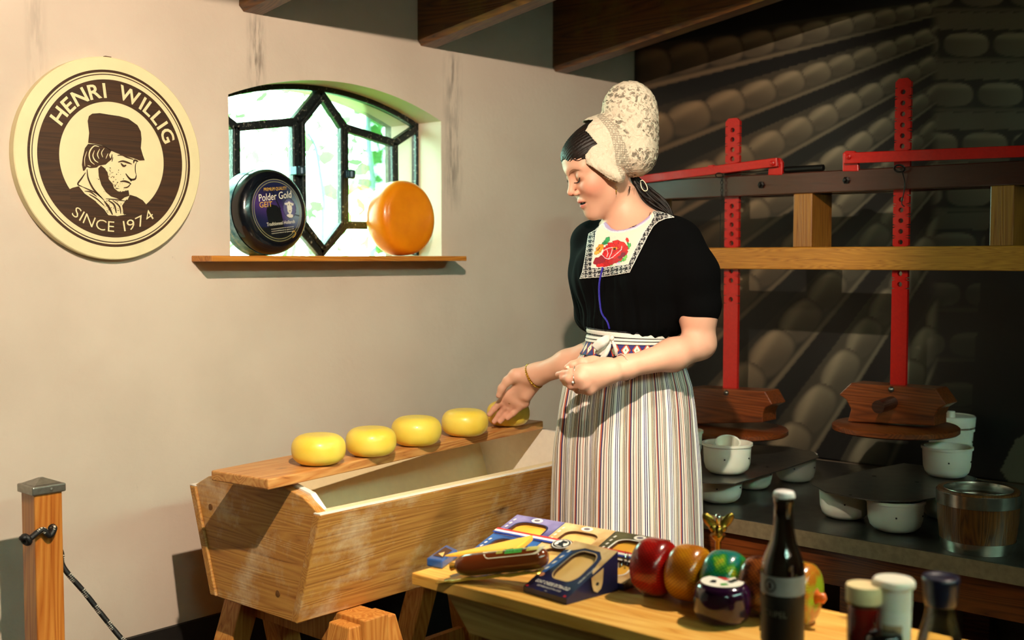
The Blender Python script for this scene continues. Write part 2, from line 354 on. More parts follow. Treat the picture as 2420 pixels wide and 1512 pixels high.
# ================= MURAL (printed photograph of cheese shelves) =================
def mural_color(px,py):
    """print content laid out on the panel; returns linear rgb"""
    B=np.zeros(px.shape); H=np.zeros(px.shape)
    vx,vy=2640.,-70.
    dx=np.maximum(vx-px,1.); dy=py-vy; s=dy/dx; dist=np.hypot(dx,dy)
    edges=np.array([.12,.255,.40,.565,.74,.93,1.22,1.6,2.2])
    k=np.clip(np.searchsorted(edges,s),1,len(edges)-1); lo=edges[k-1]; hi=edges[k]
    v=(hi-s)/(hi-lo)      # 0 at the lower board, 1 at the upper board
    t=-np.log(dist/300.)/.088+k*.37; u=t-np.floor(t)
    board=np.exp(-((v-.05)/.05)**2)*.8
    cyy=(v-.37)/.29
    def disc_(uc):
        cx_=(u-uc)/.60; return cx_,np.abs(cx_)**2.5+np.abs(cyy)**2.6
    ca,ra=disc_(.30); cb_,rb=disc_(1.30); cc2,rc2=disc_(-.70)
    # nearer wheels overlap the farther ones
    near=rc2<1; mid=(ra<1)&~near; far_=(rb<1)&~near&~mid
    cx_=np.where(near,cc2,np.where(mid,ca,cb_)); rr=np.where(near,rc2,np.where(mid,ra,rb)); ch=np.where(near|mid|far_,sst(1.0-rr,-.02,.5)*.7+.3,0)
    light=.30+.55*sst(cx_*.45-cyy*-.5+.1,-.3,.9)
    top=np.exp(-((cyy-.55-.25*cx_)/.28)**2)*.5
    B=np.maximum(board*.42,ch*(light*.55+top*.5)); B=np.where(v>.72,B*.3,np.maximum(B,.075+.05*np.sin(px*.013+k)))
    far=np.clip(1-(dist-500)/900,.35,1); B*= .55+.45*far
    edgecut=sst(px,1490,1520)
    # frontal bays on the right
    R=sst(px,2195,2225); 
    pitch=118.; zz=(py-30)/pitch; kk=np.floor(zz); w=1-(zz-kk); per=118-0*kk
    uu=((px-2225+kk*37)/per); uu-=np.floor(uu); ccx=(uu-.5)/.47; ccy=(w-.36)/.25
    rc=np.abs(ccx)**2.6+np.abs(ccy)**2.6; chr_=sst(1.05-rc,0,.3)*(.26+.28*np.exp(-((ccy-.7)/.25)**2)+.08*ccx)
    wallp=np.where(w>.66,.42,0.05)*(1-sst(py,520,640))
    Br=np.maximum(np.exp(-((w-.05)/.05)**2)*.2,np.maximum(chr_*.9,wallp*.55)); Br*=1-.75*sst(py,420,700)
    # curved transition
    out=B*(1-R)+Br*R
    # dark figure at the far right and dark lower right
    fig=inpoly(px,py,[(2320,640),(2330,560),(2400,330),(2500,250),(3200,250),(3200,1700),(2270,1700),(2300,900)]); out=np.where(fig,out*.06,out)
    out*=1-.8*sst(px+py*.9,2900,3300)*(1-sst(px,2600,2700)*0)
    cl=inpoly(px,py,[(2365,1110),(2400,1040),(2440,1010),(2600,1010),(2600,1160),(2400,1165)]); out=np.where(cl,.28,out)
    warm=np.array(lin('#c9a57c')); cool=np.array(lin('#b9b496')); q=sst(px,1600,2100)[...,None]
    c=(warm*(1-q)+cool*q)*out[...,None]*.9+.002
    n=rng.random(px.shape)[...,None]*.03; return np.clip(c*(1+n-.015)*edgecut[...,None]+.003,0,1)
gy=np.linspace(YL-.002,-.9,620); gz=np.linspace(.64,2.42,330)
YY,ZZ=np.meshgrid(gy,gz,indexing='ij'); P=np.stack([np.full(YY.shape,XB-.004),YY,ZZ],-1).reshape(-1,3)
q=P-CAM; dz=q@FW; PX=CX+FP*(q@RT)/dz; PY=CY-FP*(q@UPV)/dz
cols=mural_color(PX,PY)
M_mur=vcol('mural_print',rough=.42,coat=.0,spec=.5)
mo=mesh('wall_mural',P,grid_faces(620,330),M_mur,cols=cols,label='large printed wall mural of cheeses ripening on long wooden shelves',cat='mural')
# thin backing so the print has thickness
ms=mo.modifiers.new('Solid','SOLIDIFY'); ms.thickness=.002; ms.offset=1
# ================= WINDOW =================
M_iron=plain('black_iron','#17191a',.5,noise=0,nscale=160,bumps=.6,c2='#15181a')
def ironmat():
    m,nt,b=newmat('weathered_black_iron'); tc=N(nt,'ShaderNodeTexCoord'); n1=N(nt,'ShaderNodeTexNoise'); n1.inputs['Scale'].default_value=130; n1.inputs['Detail'].default_value=6; L(nt,tc.outputs['Object'],n1.inputs['Vector'])
    r=ramp(nt,n1.outputs[0],[(.5,'#121517'),(.62,'#1d2022'),(.7,'#8b8577')]); L(nt,r.outputs[0],b.inputs['Base Color']); b.inputs['Roughness'].default_value=.42; b.inputs['Metallic'].default_value=.2
    bump(nt,b,n1.outputs[0],.6,.002); return m
M_iron=ironmat()
YW=YL+.115
def W2(cx_,cy_): return ony(480+cx_/2.908,160+cy_/2.908,YW)
g=G()
def bar(pts,w=.024,d=.026):
    for a,b in zip(pts[:-1],pts[1:]):
        a=W2(*a);b=W2(*b); dd=nrm(b-a)*.004; g.beam(a-dd,b+dd,d,w,up=np.cross([0,1,0],nrm(b-a)))
cxm=2.156
def mir(p): q_=W2(*p); return np.array([2*cxm-q_[0],q_[1],q_[2]])
def bar3(pts,w=.024,d=.026):
    for a,b in zip(pts[:-1],pts[1:]): dd=nrm(b-a)*.004; g.beam(a-dd,b+dd,d,w,up=np.cross([0,1,0],nrm(b-a)))
arc=[np.array([x,YW,archz(x)+.0]) for x in np.linspace(WX0-.01,WX1+.01,25)]; bar3(arc,.03)
right=[[(975,415),(1150,470),(1305,520)],[(1305,520),(1490,395)],[(1305,520),(1312,1085)],[(975,1082),(1312,1085)],[(1312,1085),(1475,1270)]]
for r in right:
    bar(r); bar3([mir(p) for p in r])
rr_=[(1466,380),(1468,1280)]; bar(rr_,.022); bar3([mir(p) for p in rr_],.022)
hexo=[(835,175),(962,408),(965,1085),(835,1275)]
hx=[W2(*p) for p in hexo]; hx[0][0]=cxm; hx[-1][0]=cxm; bar3(hx); bar3([V(2*cxm-p[0],p[1],p[2]) for p in hx])
wf=g.obj('window_1',M_iron,kind='structure',bevel=.004)
g=G(); hexi=[(820,215),(928,415),(930,1072),(822,1240)]
for fn in (lambda p:W2(*p),mir):
    pp=[fn(p)-V(0,.012,0) for p in hexi]; pp[0][0]=cxm; pp[-1][0]=cxm; bar3(pp,.014,.022)
cas=g.obj('casement_frame',M_iron,wf,bevel=.003)
for i,(fn,p) in enumerate(((mir,(965,735)),(lambda p:W2(*p),(965,735)))):
    c=fn(p); g=G(); g.lathe([(.0,-.014),(.011,-.013),(.013,-.008),(.013,.008),(.011,.013),(0,.014)],c-V(0,.03,0)+V(.004,0,0),(0,0,1),16); g.box(c-V(.014,.03,.012),c+V(.012,.0,.012))
    g.obj('hinge_knuckle',plain('blued_steel','#3b4c58',.35,.7) if i==0 else bpy.data.materials['blued_steel'],wf,bevel=.002)
g=G(); g.ell(ony(480+900/2.908,160+262/2.908,YW-.02),(.008,.006,.007)); 
def thinglass(name,tint=(1,1,1),refl=.9,rough=.0):
    m=bpy.data.materials.new(name); m.use_nodes=True; nt=m.node_tree; nt.nodes.clear(); o=N(nt,'ShaderNodeOutputMaterial'); t=N(nt,'ShaderNodeBsdfTransparent'); gl=N(nt,'ShaderNodeBsdfGlossy'); gl.inputs['Roughness'].default_value=rough
    t.inputs[0].default_value=(*tint,1); fr=N(nt,'ShaderNodeFresnel'); fr.inputs[0].default_value=1.5; mx=N(nt,'ShaderNodeMixShader'); L(nt,math_(nt,'MULTIPLY',fr.outputs[0],refl),mx.inputs[0]); L(nt,t.outputs[0],mx.inputs[1]); L(nt,gl.outputs[0],mx.inputs[2]); L(nt,mx.outputs[0],o.inputs[0]); return m
gm=thinglass('window_glass',(.93,1,.97))
G().add([(WX0,YW,WZ0)]+[(x,YW,archz(x)) for x in xs]+[(WX1,YW,WZ0)],[tuple(range(35))]).obj('pane',gm,wf,label='old clear glass')
# sill board
M_sill=wood('sill_wood','#7a4312','#b06a1f','#d28a35',axis=0,rough=.45,coat=.2,knots=False)
sa=onp(500,603,1,2.46); sb=onp(1103,605,1,2.46)
g=G(); zt=1.3265
g.add([(sa[0],2.46,zt-.015),(sb[0],2.46,zt-.015),(sb[0]+.015,YL,zt-.015),(sa[0]-.0,YL,zt-.015),(sa[0],2.46,zt),(sb[0],2.46,zt),(sb[0]+.015,YL,zt),(sa[0],YL,zt)],[(0,3,2,1),(4,5,6,7),(0,1,5,4),(1,2,6,5),(2,3,7,6),(3,0,4,7)])
g.box((WX0+.001,YL-.001,zt-.014),(WX1-.001,YW+.05,zt))
g.obj('window_sill',M_sill,wf,bevel=.002)
# ================= OUTSIDE: garden =================
M_ground=plain('lawn','#4d7a2c',.9,noise=.4,nscale=5)
G().box((-6,YL+TH+.02,-.1),(14,16,-.02)).obj('garden_lawn',M_ground,kind='structure')
def leafmat(name,c,tr):
    m=bpy.data.materials.new(name); m.use_nodes=True; nt=m.node_tree; nt.nodes.clear(); o=N(nt,'ShaderNodeOutputMaterial'); d=N(nt,'ShaderNodeBsdfDiffuse'); t=N(nt,'ShaderNodeBsdfTranslucent'); mx=N(nt,'ShaderNodeMixShader'); mx.inputs[0].default_value=.5
    oi=N(nt,'ShaderNodeTexCoord'); nz=N(nt,'ShaderNodeTexNoise'); nz.inputs['Scale'].default_value=3; L(nt,oi.outputs['Object'],nz.inputs[0]); r=ramp(nt,nz.outputs[0],[(.35,c),(.65,tr)])
    L(nt,r.outputs[0],d.inputs[0]); L(nt,r.outputs[0],t.inputs[0]); L(nt,d.outputs[0],mx.inputs[1]); L(nt,t.outputs[0],mx.inputs[2]); L(nt,mx.outputs[0],o.inputs[0]); return m
M_leaf=leafmat('foliage_leaves','#478a38','#74b064')
M_twig=plain('twigs','#6a8b88',.8)
def leaves(g,n,lo,hi,size):
    for _ in range(n):
        c=np.array([random.uniform(lo[i],hi[i]) for i in range(3)]); s=size*random.uniform(.6,1.3)
        a=nrm(rng.normal(size=3)); b=nrm(np.cross(a,rng.normal(size=3)))
        nn=np.cross(a,b)*.12
        g.add([c-a*s,c-a*.3*s+b*.42*s+nn*s,c+a*.5*s+b*.3*s+nn*s,c+a*s,c+a*.5*s-b*.3*s+nn*s,c-a*.3*s-b*.42*s+nn*s,c],[(0,1,6),(1,2,6),(2,3,6),(3,4,6),(4,5,6),(5,0,6)])
g=G(); leaves(g,2400,(2.2,6.0,.0),(9.0,8.5,2.5),.065); leaves(g,300,(4.0,5.6,2.1),(8.0,7.6,3.3),.07)
g.obj('garden_foliage',M_leaf,kind='stuff',label='sunlit green shrubs growing outside behind the window',cat='foliage')
def plant(name,pts,lf,label,cat,r=.008):
    g=G(); 
    cur=catmull(pts,8); g.tube(cur,[r*(1-.5*i/len(cur)) for i in range(len(cur))],6)
    o_=g.obj(name,M_twig,label=label,cat=cat)
    g2=G()
    for i in range(lf):
        c=cur[int((i+1)/(lf+1)*len(cur))]; s=.05*random.uniform(.7,1.2); a=nrm(V(random.choice([-1,1])*1.,random.uniform(-.3,.3),random.uniform(-.5,.5))); b=nrm(np.cross(a,[.1,1,.1])); c2=c+a*s
        g2.add([c2-a*s,c2-a*.4*s+b*.5*s,c2+a*.4*s+b*.35*s,c2+a*s,c2+a*.4*s-b*.35*s,c2-a*.4*s-b*.5*s],[(0,1,2,3,4,5)])
    g2.obj('leaves',M_leaf,o_,kind='stuff')
    return o_
Pn=lambda x,y,Y: ony(480+x/2.908,160+y/2.908,Y)
plant('vine_stem',[V(*Pn(820,1290,3.1)[:2],.02),Pn(820,1300,3.1),Pn(830,950,3.1),Pn(800,700,3.1),Pn(770,540,3.1),Pn(720,450,3.1)],5,'thin vine climbing upright behind the middle panes of the window','plant')
plant('shrub_branch',[V(*Pn(1150,1290,3.6)[:2],.02),Pn(1160,1250,3.6),Pn(1165,800,3.6),Pn(1140,580,3.6),Pn(1130,260,3.6),Pn(1125,130,3.6)],9,'thicker grey shrub stem behind the right panes of the window','plant',.016)
# ================= ROUND SIGN =================
M_cream=plain('sign_cream_paint','#eadcae',.45,noise=.05,nscale=20)
M_brown=wood('sign_brown_print','#22140a','#38210f','#4a2d14',axis=0,rough=.5,ring=10,knots=False,bumps=.1)
SC=V(1.4215,YL-.024,1.556); SR=.2395; YS=YL-.0245
sign=thing('round_sign','large round cream wooden sign with a man in a cap hung on the plaster wall','sign',(SC[0],YL-.012,SC[2]))
g=G(); g.lathe([(SR,-.023),(SR,-.002),(SR-.002,0.0)],SC,(0,-1,0),128); g.obj('board',M_cream,sign,smooth=True,autosmooth=30)
def S1(x,y,o=0.): 
    p=ony(x/2.8,100+y/2.8,YS-o); return p
def P1(r,a,o=0.): return V(SC[0]+r*math.cos(a),YS-o,SC[2]+r*math.sin(a))
def annulus(g,r0,r1,o=0.,n=160):
    vs=[P1(r,2*PI*k/n,o) for r in (r0,r1) for k in range(n)]; g.add(vs,[(k,(k+1)%n,n+(k+1)%n,n+k) for k in range(n)])
g=G(); annulus(g,.203,.2092); annulus(g,.1972,.1995); annulus(g,.1345,.1865)
g.obj('ring_print',M_brown,sign)
g=G()
def poly(g,pts,o=0.): g.add([S1(x,y,o) for x,y in pts],[tuple(range(len(pts)))])
def stroke(g,pts,w,o=0.,taper=True,n=5):
    P=catmull([(x,y,0) for x,y in pts],n); m=len(P); vs=[];fs=[]
    for i,p in enumerate(P):
        t=nrm(P[min(i+1,m-1)]-P[max(i-1,0)]); nn=V(-t[1],t[0],0); ww=w*(.35+.65*math.sin(PI*(i+.5)/m)) if taper else w
        a=p+nn*ww/2;b=p-nn*ww/2; vs+=[S1(a[0],a[1],o),S1(b[0],b[1],o)]
    for i in range(m-1): fs.append((2*i,2*i+1,2*i+3,2*i+2))
    g.add(vs,fs)
hat=[(583,665),(590,600),(580,520),(588,488),(610,472),(660,468),(720,478),(790,488),(850,505),(910,548),(932,590),(937,640),(932,700),(945,745),(958,780),(925,782),(880,765),(820,750),(780,735),(730,715),(700,695),(670,680),(630,672)]
poly(g,hat,.0004)
poly(g,[(583,672),(562,700),(548,760),(542,810),(550,850),(560,848),(575,825),(600,832),(640,828),(655,815),(700,808),(733,775),(722,745),(738,716),(705,694),(670,682),(630,674)],.0004)
poly(g,[(650,835),(668,815),(690,830),(712,860),(720,905),(745,935),(755,965),(780,985),(800,990),(820,985),(850,978),(857,1015),(825,1025),(800,1045),(770,1030),(735,1020),(700,990),(672,945),(655,890)],.0004)
# shoulders
poly(g,[(446,978),(480,962),(520,952),(560,968),(610,1015),(640,1060),(690,1105),(722,1150),(770,1156),(830,1142),(885,1100),(870,1060),(845,1040),(860,1008),(905,1022),(945,1045),(976,1082),(940,1130),(870,1185),(760,1215),(640,1205),(540,1145),(480,1070)],.0002)
poly(g,[(835,1040),(870,1045),(888,1090),(880,1125),(820,1140),(808,1080)],.0003)
for pts,w in [([(778,748),(810,745),(840,760),(882,774)],10),([(782,792),(812,786),(845,795),(872,806)],12),([(800,800),(818,818),(836,812)],14),([(884,800),(890,780),(915,788)],12),([(908,785),(897,810),(896,850),(902,880)],6),([(902,880),(895,903),(868,908),(850,893),(832,868)],13),([(795,922),(822,918),(850,926),(868,938)],12),([(818,962),(845,957),(866,935)],8),([(865,900),(868,920)],10),
    ([(576,840),(584,900),(612,960),(645,1000),(680,1035)],11),([(566,862),(540,900),(515,938),(545,955)],11),([(545,955),(590,975),(640,1000),(690,1045)],8),([(690,1050),(720,1090),(745,1140)],14),([(715,1045),(755,1075),(770,1130)],12),([(745,1045),(790,1085),(800,1135)],10),([(560,985),(600,990),(640,1020)],9),([(590,1005),(640,1035),(690,1080)],9),
    ([(742,740),(735,770),(700,800)],9),([(748,760),(740,790)],6),([(830,980),(845,1000)],6),([(700,1035),(760,1040),(830,1050)],8)]: stroke(g,pts,w,.0005)
random.seed(3)
for _ in range(150):  # stubble and flecks
    if _<90: x=random.gauss(735,38); y=830+random.random()*170; x+= (y-830)*.35-25
    else: x=random.uniform(690,880); y=random.uniform(1040,1140)
    s=random.uniform(2,5); poly(g,[(x-s,y),(x,y-s*.8),(x+s,y),(x,y+s*.9)],.0006)
g.obj('portrait_print',M_brown,sign)
g=G()  # light marks over the brown
for pts,w in [([(655,690),(625,685),(600,710),(590,745),(600,785),(625,808)],9),([(625,715),(615,750),(628,780),(650,795)],8),([(660,705),(645,740),(655,770)],7),([(690,700),(672,730),(680,760)],6),([(575,720),(560,770),(562,820)],5),([(600,820),(580,815)],5),([(715,735),(700,770)],5)]: stroke(g,pts,w,.0009)
g.obj('portrait_highlight',M_cream,sign); g=G()
poly(g,[(655,1000),(690,1035),(735,1090),(745,1140),(775,1150),(820,1140),(800,1100),(775,1075),(830,1040),(795,1052),(745,1035),(700,1015)],.00035)
poly(g,[(520,950),(545,958),(590,985),(650,1040),(690,1095),(640,1055),(560,1000)],.00035)
g.obj('portrait_highlight',M_cream,sign)
# lettering
def arc_text(g,s,r,a0,a1,h,top=True,o=.0006,wide=1.0,bold=.012):
    ws=[]
    for ch in s:
        if ch==' ': ws.append(.42)
        else: v,f=text2d(ch,bold=bold); ws.append((v[:,0].max()-v[:,0].min())+.13)
    tot=sum(ws); pos=0; sgn=-1 if top else 1
    for ch,w in zip(s,ws):
        mid=(pos+w/2)/tot; a=a0+(a1-a0)*mid; pos+=w
        if ch==' ': continue
        v,f=text2d(ch,bold=bold); x=v[:,0]-(v[:,0].min()+v[:,0].max())/2; y=v[:,1]-.35; sc=h/.7; sx=abs(a1-a0)*r/tot
        er=V(math.cos(a),0,math.sin(a)); et=V(math.sin(a),0,-math.cos(a)); 
        if not top: er=-er; et=-et
        c=P1(r,a,o); g.add([c+et*(p*sx)+er*(q_*sc) for p,q_ in zip(x,y)],f)
for word,r_,a0,a1,h,tp,bd in (('HENRI',.1608,153,94.5,.0335,True,.02),('WILLIG',.1608,85,17.5,.0335,True,.02),('SINCE',.1605,230,270.5,.0255,False,-.006),('1974',.1605,277,309.5,.0255,False,-.006)):
    g=G(); arc_text(g,word,r_,math.radians(a0),math.radians(a1),h,tp,bold=bd); g.obj('lettering',M_cream,sign)
G().box((SC[0]-.008,YL-.01,SC[2]+SR-.004),(SC[0]+.008,YL-.001,SC[2]+SR+.004)).obj('hanger',plain('rusty_metal','#5a3b26',.7,.5),sign)

# ================= CHEESE WHEELS IN THE WINDOW =================
def gouda(R,T,c,e=.75,n=20):
    pr=[(0,-T/2)]
    for i in range(n+1):
        t=-PI/2+PI*i/n; co,si=max(math.cos(t),0.),math.sin(t)
        pr.append((R-c+c*co**e,T/2*math.copysign(abs(si)**e,si)))
    pr.append((0,T/2)); return pr
def waxmat(name,c,c2,rough=.28,sss=.25,coat=.4,bumps=.15):
    m=plain(name,c,rough,c2=c2,nscale=14,bumps=bumps,coat=coat,sss=sss); return m
M_orange=waxmat('orange_wax','#ee8f0e','#e07f08',.3,.12,.3,.05)
M_navy=waxmat('dark_wax','#10151d','#0a0d12',.22,0,.6,.9)
def wheel(name,label,pxc,pyc,yc,R,T,m,tilt,yaw,e=.62,c=.045):
    C=onp(pxc,pyc,1,yc); C[2]=1.3265+R*math.cos(tilt)+T/2*math.sin(tilt)*.35
    ax=nrm(V(math.sin(yaw),-math.cos(yaw)*math.cos(tilt),math.sin(tilt)))
    t=thing(name,label,'cheese',(C[0],C[1],1.3265))
    g=G(); g.lathe(gouda(R,T,c,e,26),C,ax,72,xs=(1,0,0)); g.obj('rind',m,t,smooth=True)
    return t,C,ax
t,C,ax=wheel('large_cheese','orange waxed cheese wheel standing at the right end of the window sill',947,512,2.555,.113,.098,M_orange,math.radians(4),math.radians(0))
t,C,ax=wheel('large_cheese','dark blue waxed cheese wheel with a goat label in the window',627,500,2.555,.116,.1,M_navy,math.radians(5),math.radians(2))
e1=nrm(V(1,0,0)-ax*ax[0]); e2=-np.cross(ax,e1); 
if e2[2]<0: e2=-e2
def WF(x,y,o=0.0):
    x*=1.17; y*=1.17; r=math.hypot(x,y); q=max(0.,(r-.071)/.045); h=.05*(1-min(1,q**(1/.62))**2)**.31
    return C+ax*(h+o*.6+.0003)+e1*x+e2*y
# label colours on a fine disc
n_r,n_a=56,150; rr=np.linspace(0.0005,.072,n_r); aa=np.linspace(0,2*PI,n_a,endpoint=False); RR,AA=np.meshgrid(rr,aa,indexing='ij'); lx=RR*np.cos(AA); ly=RR*np.sin(AA)
u_=lx/.072; v_=ly/.072; base=np.zeros(lx.shape+(3,)); ck=lambda h:np.array(lin(h))
base[:]=ck('#10143c'); t1=np.exp(-((v_-.0+.3*u_)/.3)**2)[...,None]; base=base*(1-t1*.8)+ck('#4b2f74')*t1*.8
t2=(sst(u_,.15,.75)*np.exp(-((v_-.05)/.45)**2))[...,None]; base=base*(1-t2)+ck('#7f9ba5')*t2
mill=inpoly(u_,v_,[(-.45,-.05),(-.38,.12),(-.2,.18),(0,.15),(.15,0),(.2,-.3),(.25,-.7),(-.35,-.7),(-.4,-.3)]); base[mill]=ck('#07070a'); base[(seg(u_,v_,-.15,.6,.12,.05)<.025)|(seg(u_,v_,.3,.02,1,-.2)<.015)|(v_<-.55)]=ck('#08080c')
for a,b in((.965,.985),(.90,.915)): base[(RR/.072>a)&(RR/.072<b)]=ck('#8e8a62')
gd=((u_-.5)/.25)**2+((v_-.08)/.3)**2; base[gd<1.12]=ck('#0c0c14'); base[gd<1]=ck('#5e5f86')
hd=(((u_-.5)/.10)**2+((v_-.10)/.2)**2<1)|(((u_-.5)/.19)**2+((v_-.22)/.045)**2<1)|(((u_-.5)/.13)**2+((v_+.16)/.06)**2<1); base[hd]=ck('#d9d5c8'); base[(np.hypot(u_-.46,v_-.2)<.02)|(np.hypot(u_-.55,v_-.2)<.02)|(((u_-.5)/.04)**2+((v_-.0)/.02)**2<1)]=ck('#2a2018')
f=grid_faces(n_r,n_a,True); mesh('label',np.stack([WF(a,b,.0012) for a,b in zip(lx.ravel(),ly.ravel())]),f,vcol('label_print',.4),t,cols=base.reshape(-1,3),smooth=True)
M_lw=plain('label_white_ink','#e8e2cc',.5); M_ly=plain('label_gold_ink','#d9a93a',.5)
g=G(); tl=lambda x0,y0,sl:(lambda x,y:WF((x0+x)*1,(y0+y+x*sl),.0018))
text_on(g,'Polder Gold',tl(-.0035,.0245,.14),.0165,.094); g.obj('label_lettering',M_lw,t); g=G(); text_on(g,'Traditioneel Hollands',tl(.008,-.0325,.12),.008,.082)
for k in range(3): text_on(g,'traditioneel bereid van geitenmelk',tl(.012,-.041-.005*k,.12),.0022,.066)
g.obj('label_lettering',M_lw,t)
g=G(); text_on(g,'PREMIUM QUALITY',tl(-.002,.0455,.1),.0075,.066); g.obj('gold_lettering',M_ly,t); g=G(); text_on(g,'GEIT',tl(-.032,.006,.1),.0125,.036)
g.obj('gold_lettering',M_ly,t); g=G()
stroke_pts=[(.038,-.05),(.045,-.046),(.05,-.052),(.046,-.058),(.04,-.062)]
g.tube([WF(a,b,.0018) for a,b in stroke_pts],.0009,5); g.obj('gold_flourish',M_ly,t)
# printed paper band around its rim
g=G(); prb=[(.1172,-.03),(.1178,-.015),(.118,0),(.1172,.018)]; g.lathe([(r_+.0005,h-.012) for r_,h in prb],C,ax,72,xs=(1,0,0),cap=False)
bm=plain('rim_band_paper','#3f7f95',.4,c2='#9cc3cc',nscale=60); g.obj('rim_band',bm,t,smooth=True)
for k in range(10):
    g=G(); a0=2*PI*k/10
    def fb(x,y,a0=a0): a=a0+x/.118; return C+ax*(-.02+y)+(e1*math.cos(a)+e2*math.sin(a))*.1190
    text_on(g,'Polder Gold',fb,.008,.05); g.obj('rim_lettering',M_lw,t)

# ================= TROUGH =================
M_tw=wood('trough_wood','#74461a','#a87030','#c08c42',axis=0,rough=.62,ring=10,wear='#dcc6a2')
M_twe=wood('trough_end_wood','#74461a','#a87030','#c08c42',axis=1,rough=.62,ring=10,wear='#dcc6a2',seed=2.)
M_liner=plain('trough_liner','#f0dfb4',.45,noise=.04,nscale=50,bumps=.35)
M_paint=plain('trough_white_rim','#efe9dc',.5,noise=.05,nscale=60,bumps=.2)
tx0,tx1=1.455,2.43; fy,by=1.806,2.277; bfy,bby=1.885,2.20; zt_,zb=.80,.56; th=.022
trough=thing('brine_trough','long flared wooden trough with a white lined inside standing on trestles','trough',((tx0+tx1)/2,(fy+by)/2,zb))
# front and back flared boards
def slab(y0,z0,y1,z1,dy,xa=tx0,xb=tx1): # profile from bottom to top with thickness toward dy
    g=G(); g.hexa([(xa,y0,z0),(xb,y0,z0),(xb,y0+dy,z0),(xa,y0+dy,z0)],[(xa,y1,z1),(xb,y1,z1),(xb,y1+dy,z1),(xa,y1+dy,z1)]); return g
slab(bfy,zb,fy,zt_,th).obj('front_board',M_tw,trough,bevel=.003); slab(bby,zb,by,zt_,-th).obj('back_board',M_tw,trough,bevel=.003)
arch=[(fy+.004,.797),(1.87,.828),(1.95,.844),(2.04,.848),(2.13,.844),(2.21,.828),(by-.004,.797)]
def endpan(x,nm):
    pts=[(x,bfy+.003,zb-.002)]+[(x,a,b) for a,b in arch]+[(x,bby-.003,zb-.002)]
    g=G(); g.prism(pts,(.022,0,0)); return g.obj(nm,M_twe,trough,bevel=.002)
endpan(tx0+.006,'end_panel'); endpan(tx1-.028,'end_panel')
# edge battens: end grain of the long boards on the end face
G().box((tx0+.0065,bfy+.0235,zb),(tx1-.0065,bby-.0235,zb+.022)).obj('bottom_board',M_tw,trough)
G().box((tx0+.001,fy+.0005,zt_),(tx1-.001,fy+th-.0005,zt_+.0025)).obj('painted_rim',M_paint,trough); G().box((tx0+.001,by-th+.0005,zt_),(tx1-.001,by-.0005,zt_+.0025)).obj('painted_rim',M_paint,trough)
# liner
lx0,lx1=tx0+.029,tx1-.029; k=.0225
g=G(); A=[(bfy+k,zb+.03),(fy+k,zt_+.003),(by-k,zt_+.003),(bby-k,zb+.03)]
g.hexa([(lx0,A[0][0],A[0][1]),(lx1,A[0][0],A[0][1]),(lx1,A[0][0]+.012,A[0][1]),(lx0,A[0][0]+.012,A[0][1])],[(lx0,A[1][0]-.012,A[1][1]),(lx1,A[1][0]-.012,A[1][1]),(lx1,A[1][0]+.01,A[1][1]),(lx0,A[1][0]+.01,A[1][1])])
g.hexa([(lx0,A[3][0]-.012,A[3][1]),(lx1,A[3][0]-.012,A[3][1]),(lx1,A[3][0],A[3][1]),(lx0,A[3][0],A[3][1])],[(lx0,A[2][0]-.01,A[2][1]),(lx1,A[2][0]-.01,A[2][1]),(lx1,A[2][0]+.012,A[2][1]),(lx0,A[2][0]+.012,A[2][1])])
g.box((lx0,bfy+k,zb+.022),(lx1,bby-k,zb+.034)); g.obj('liner',M_liner,trough)
for x in (lx0-.002,lx1-.012):
    g=G(); g.prism([(x,bfy+k,zb+.03),(x,fy+k+.002,.80)]+[(x,a,b+.004) for a,b in arch[1:-1]]+[(x,by-k-.002,.80),(x,bby-k,zb+.03)],(.014,0,0)); g.obj('end_liner',M_paint,trough,label='white painted end lining')
M_peg=plain('dark_peg','#6b4519',.7)
for y,z in ((1.955,.61),(2.2,.76)): G().lathe([(.007,0),(.007,.0015),(0,.002)],(tx0+.006,y,z),(-1,0,0),14).obj('peg',M_peg,trough)
# ================= BOARD AND CHEESES =================
M_bd=wood('plank_wood','#7a3f16','#b5763a','#cf9a5a',axis=0,rough=.45,ring=8,coat=.15,seed=5.)
zb0=.8528
bq=[onz(634,1158,zb0)[:2],onz(1284,1013,zb0)[:2]]; w=.172
d=nrm(np.append(bq[1]-bq[0],0)); pn=V(-d[1],d[0],0); a=np.append(bq[0],zb0); b=np.append(bq[1],zb0)
pl=G().hexa([a,b,b+pn*w,a+pn*w],[p+V(0,0,.022) for p in (a,b,b+pn*w,a+pn*w)]).obj('plank',M_bd,label='long brown plank laid across the trough carrying five small yellow cheeses',cat='plank',bevel=.003)
M_yel=waxmat('yellow_cheese_rind','#f0d75c','#e8c944',.36,.2,.15,.12)
zt2=zb0+.0225; base=None
CL=['small yellow cheese nearest the left end of the plank','second small yellow cheese from the left end of the plank','middle one of the five small yellow cheeses on the plank','small yellow cheese just left of the outstretched hand','small yellow cheese under the fingers of the outstretched hand at the plank end']
for i,(px,py,ww,hh) in enumerate([(753,1062,128,70),(877,1043,120,66),(984,1020,119,68),(1099,999,111,61),(1201,977,102,61)]):
    c=onz(px,py,zt2+.031); Z=(c-CAM)@FW; R_=ww/2/FP*Z; T_=min(hh/FP*Z-.12*R_,.066); 
    c[2]=zt2
    if i==0:
        base=thing('small_cheese',CL[0],'cheese',tuple(c),'small yellow cheeses on the plank')
        pr=gouda(.058,.064,.034,.85,22); g=G(); g.lathe([(r_,h+.032) for r_,h in pr],c,(0,0,1),56); g.obj('rind',M_yel,base,smooth=True); o_=base
    else: o_=copy_thing(base,tuple(c),CL[i],rotz=i*1.3)
    s=R_/.058; o_.scale=(s,s,s if i!=2 else s*1.02)
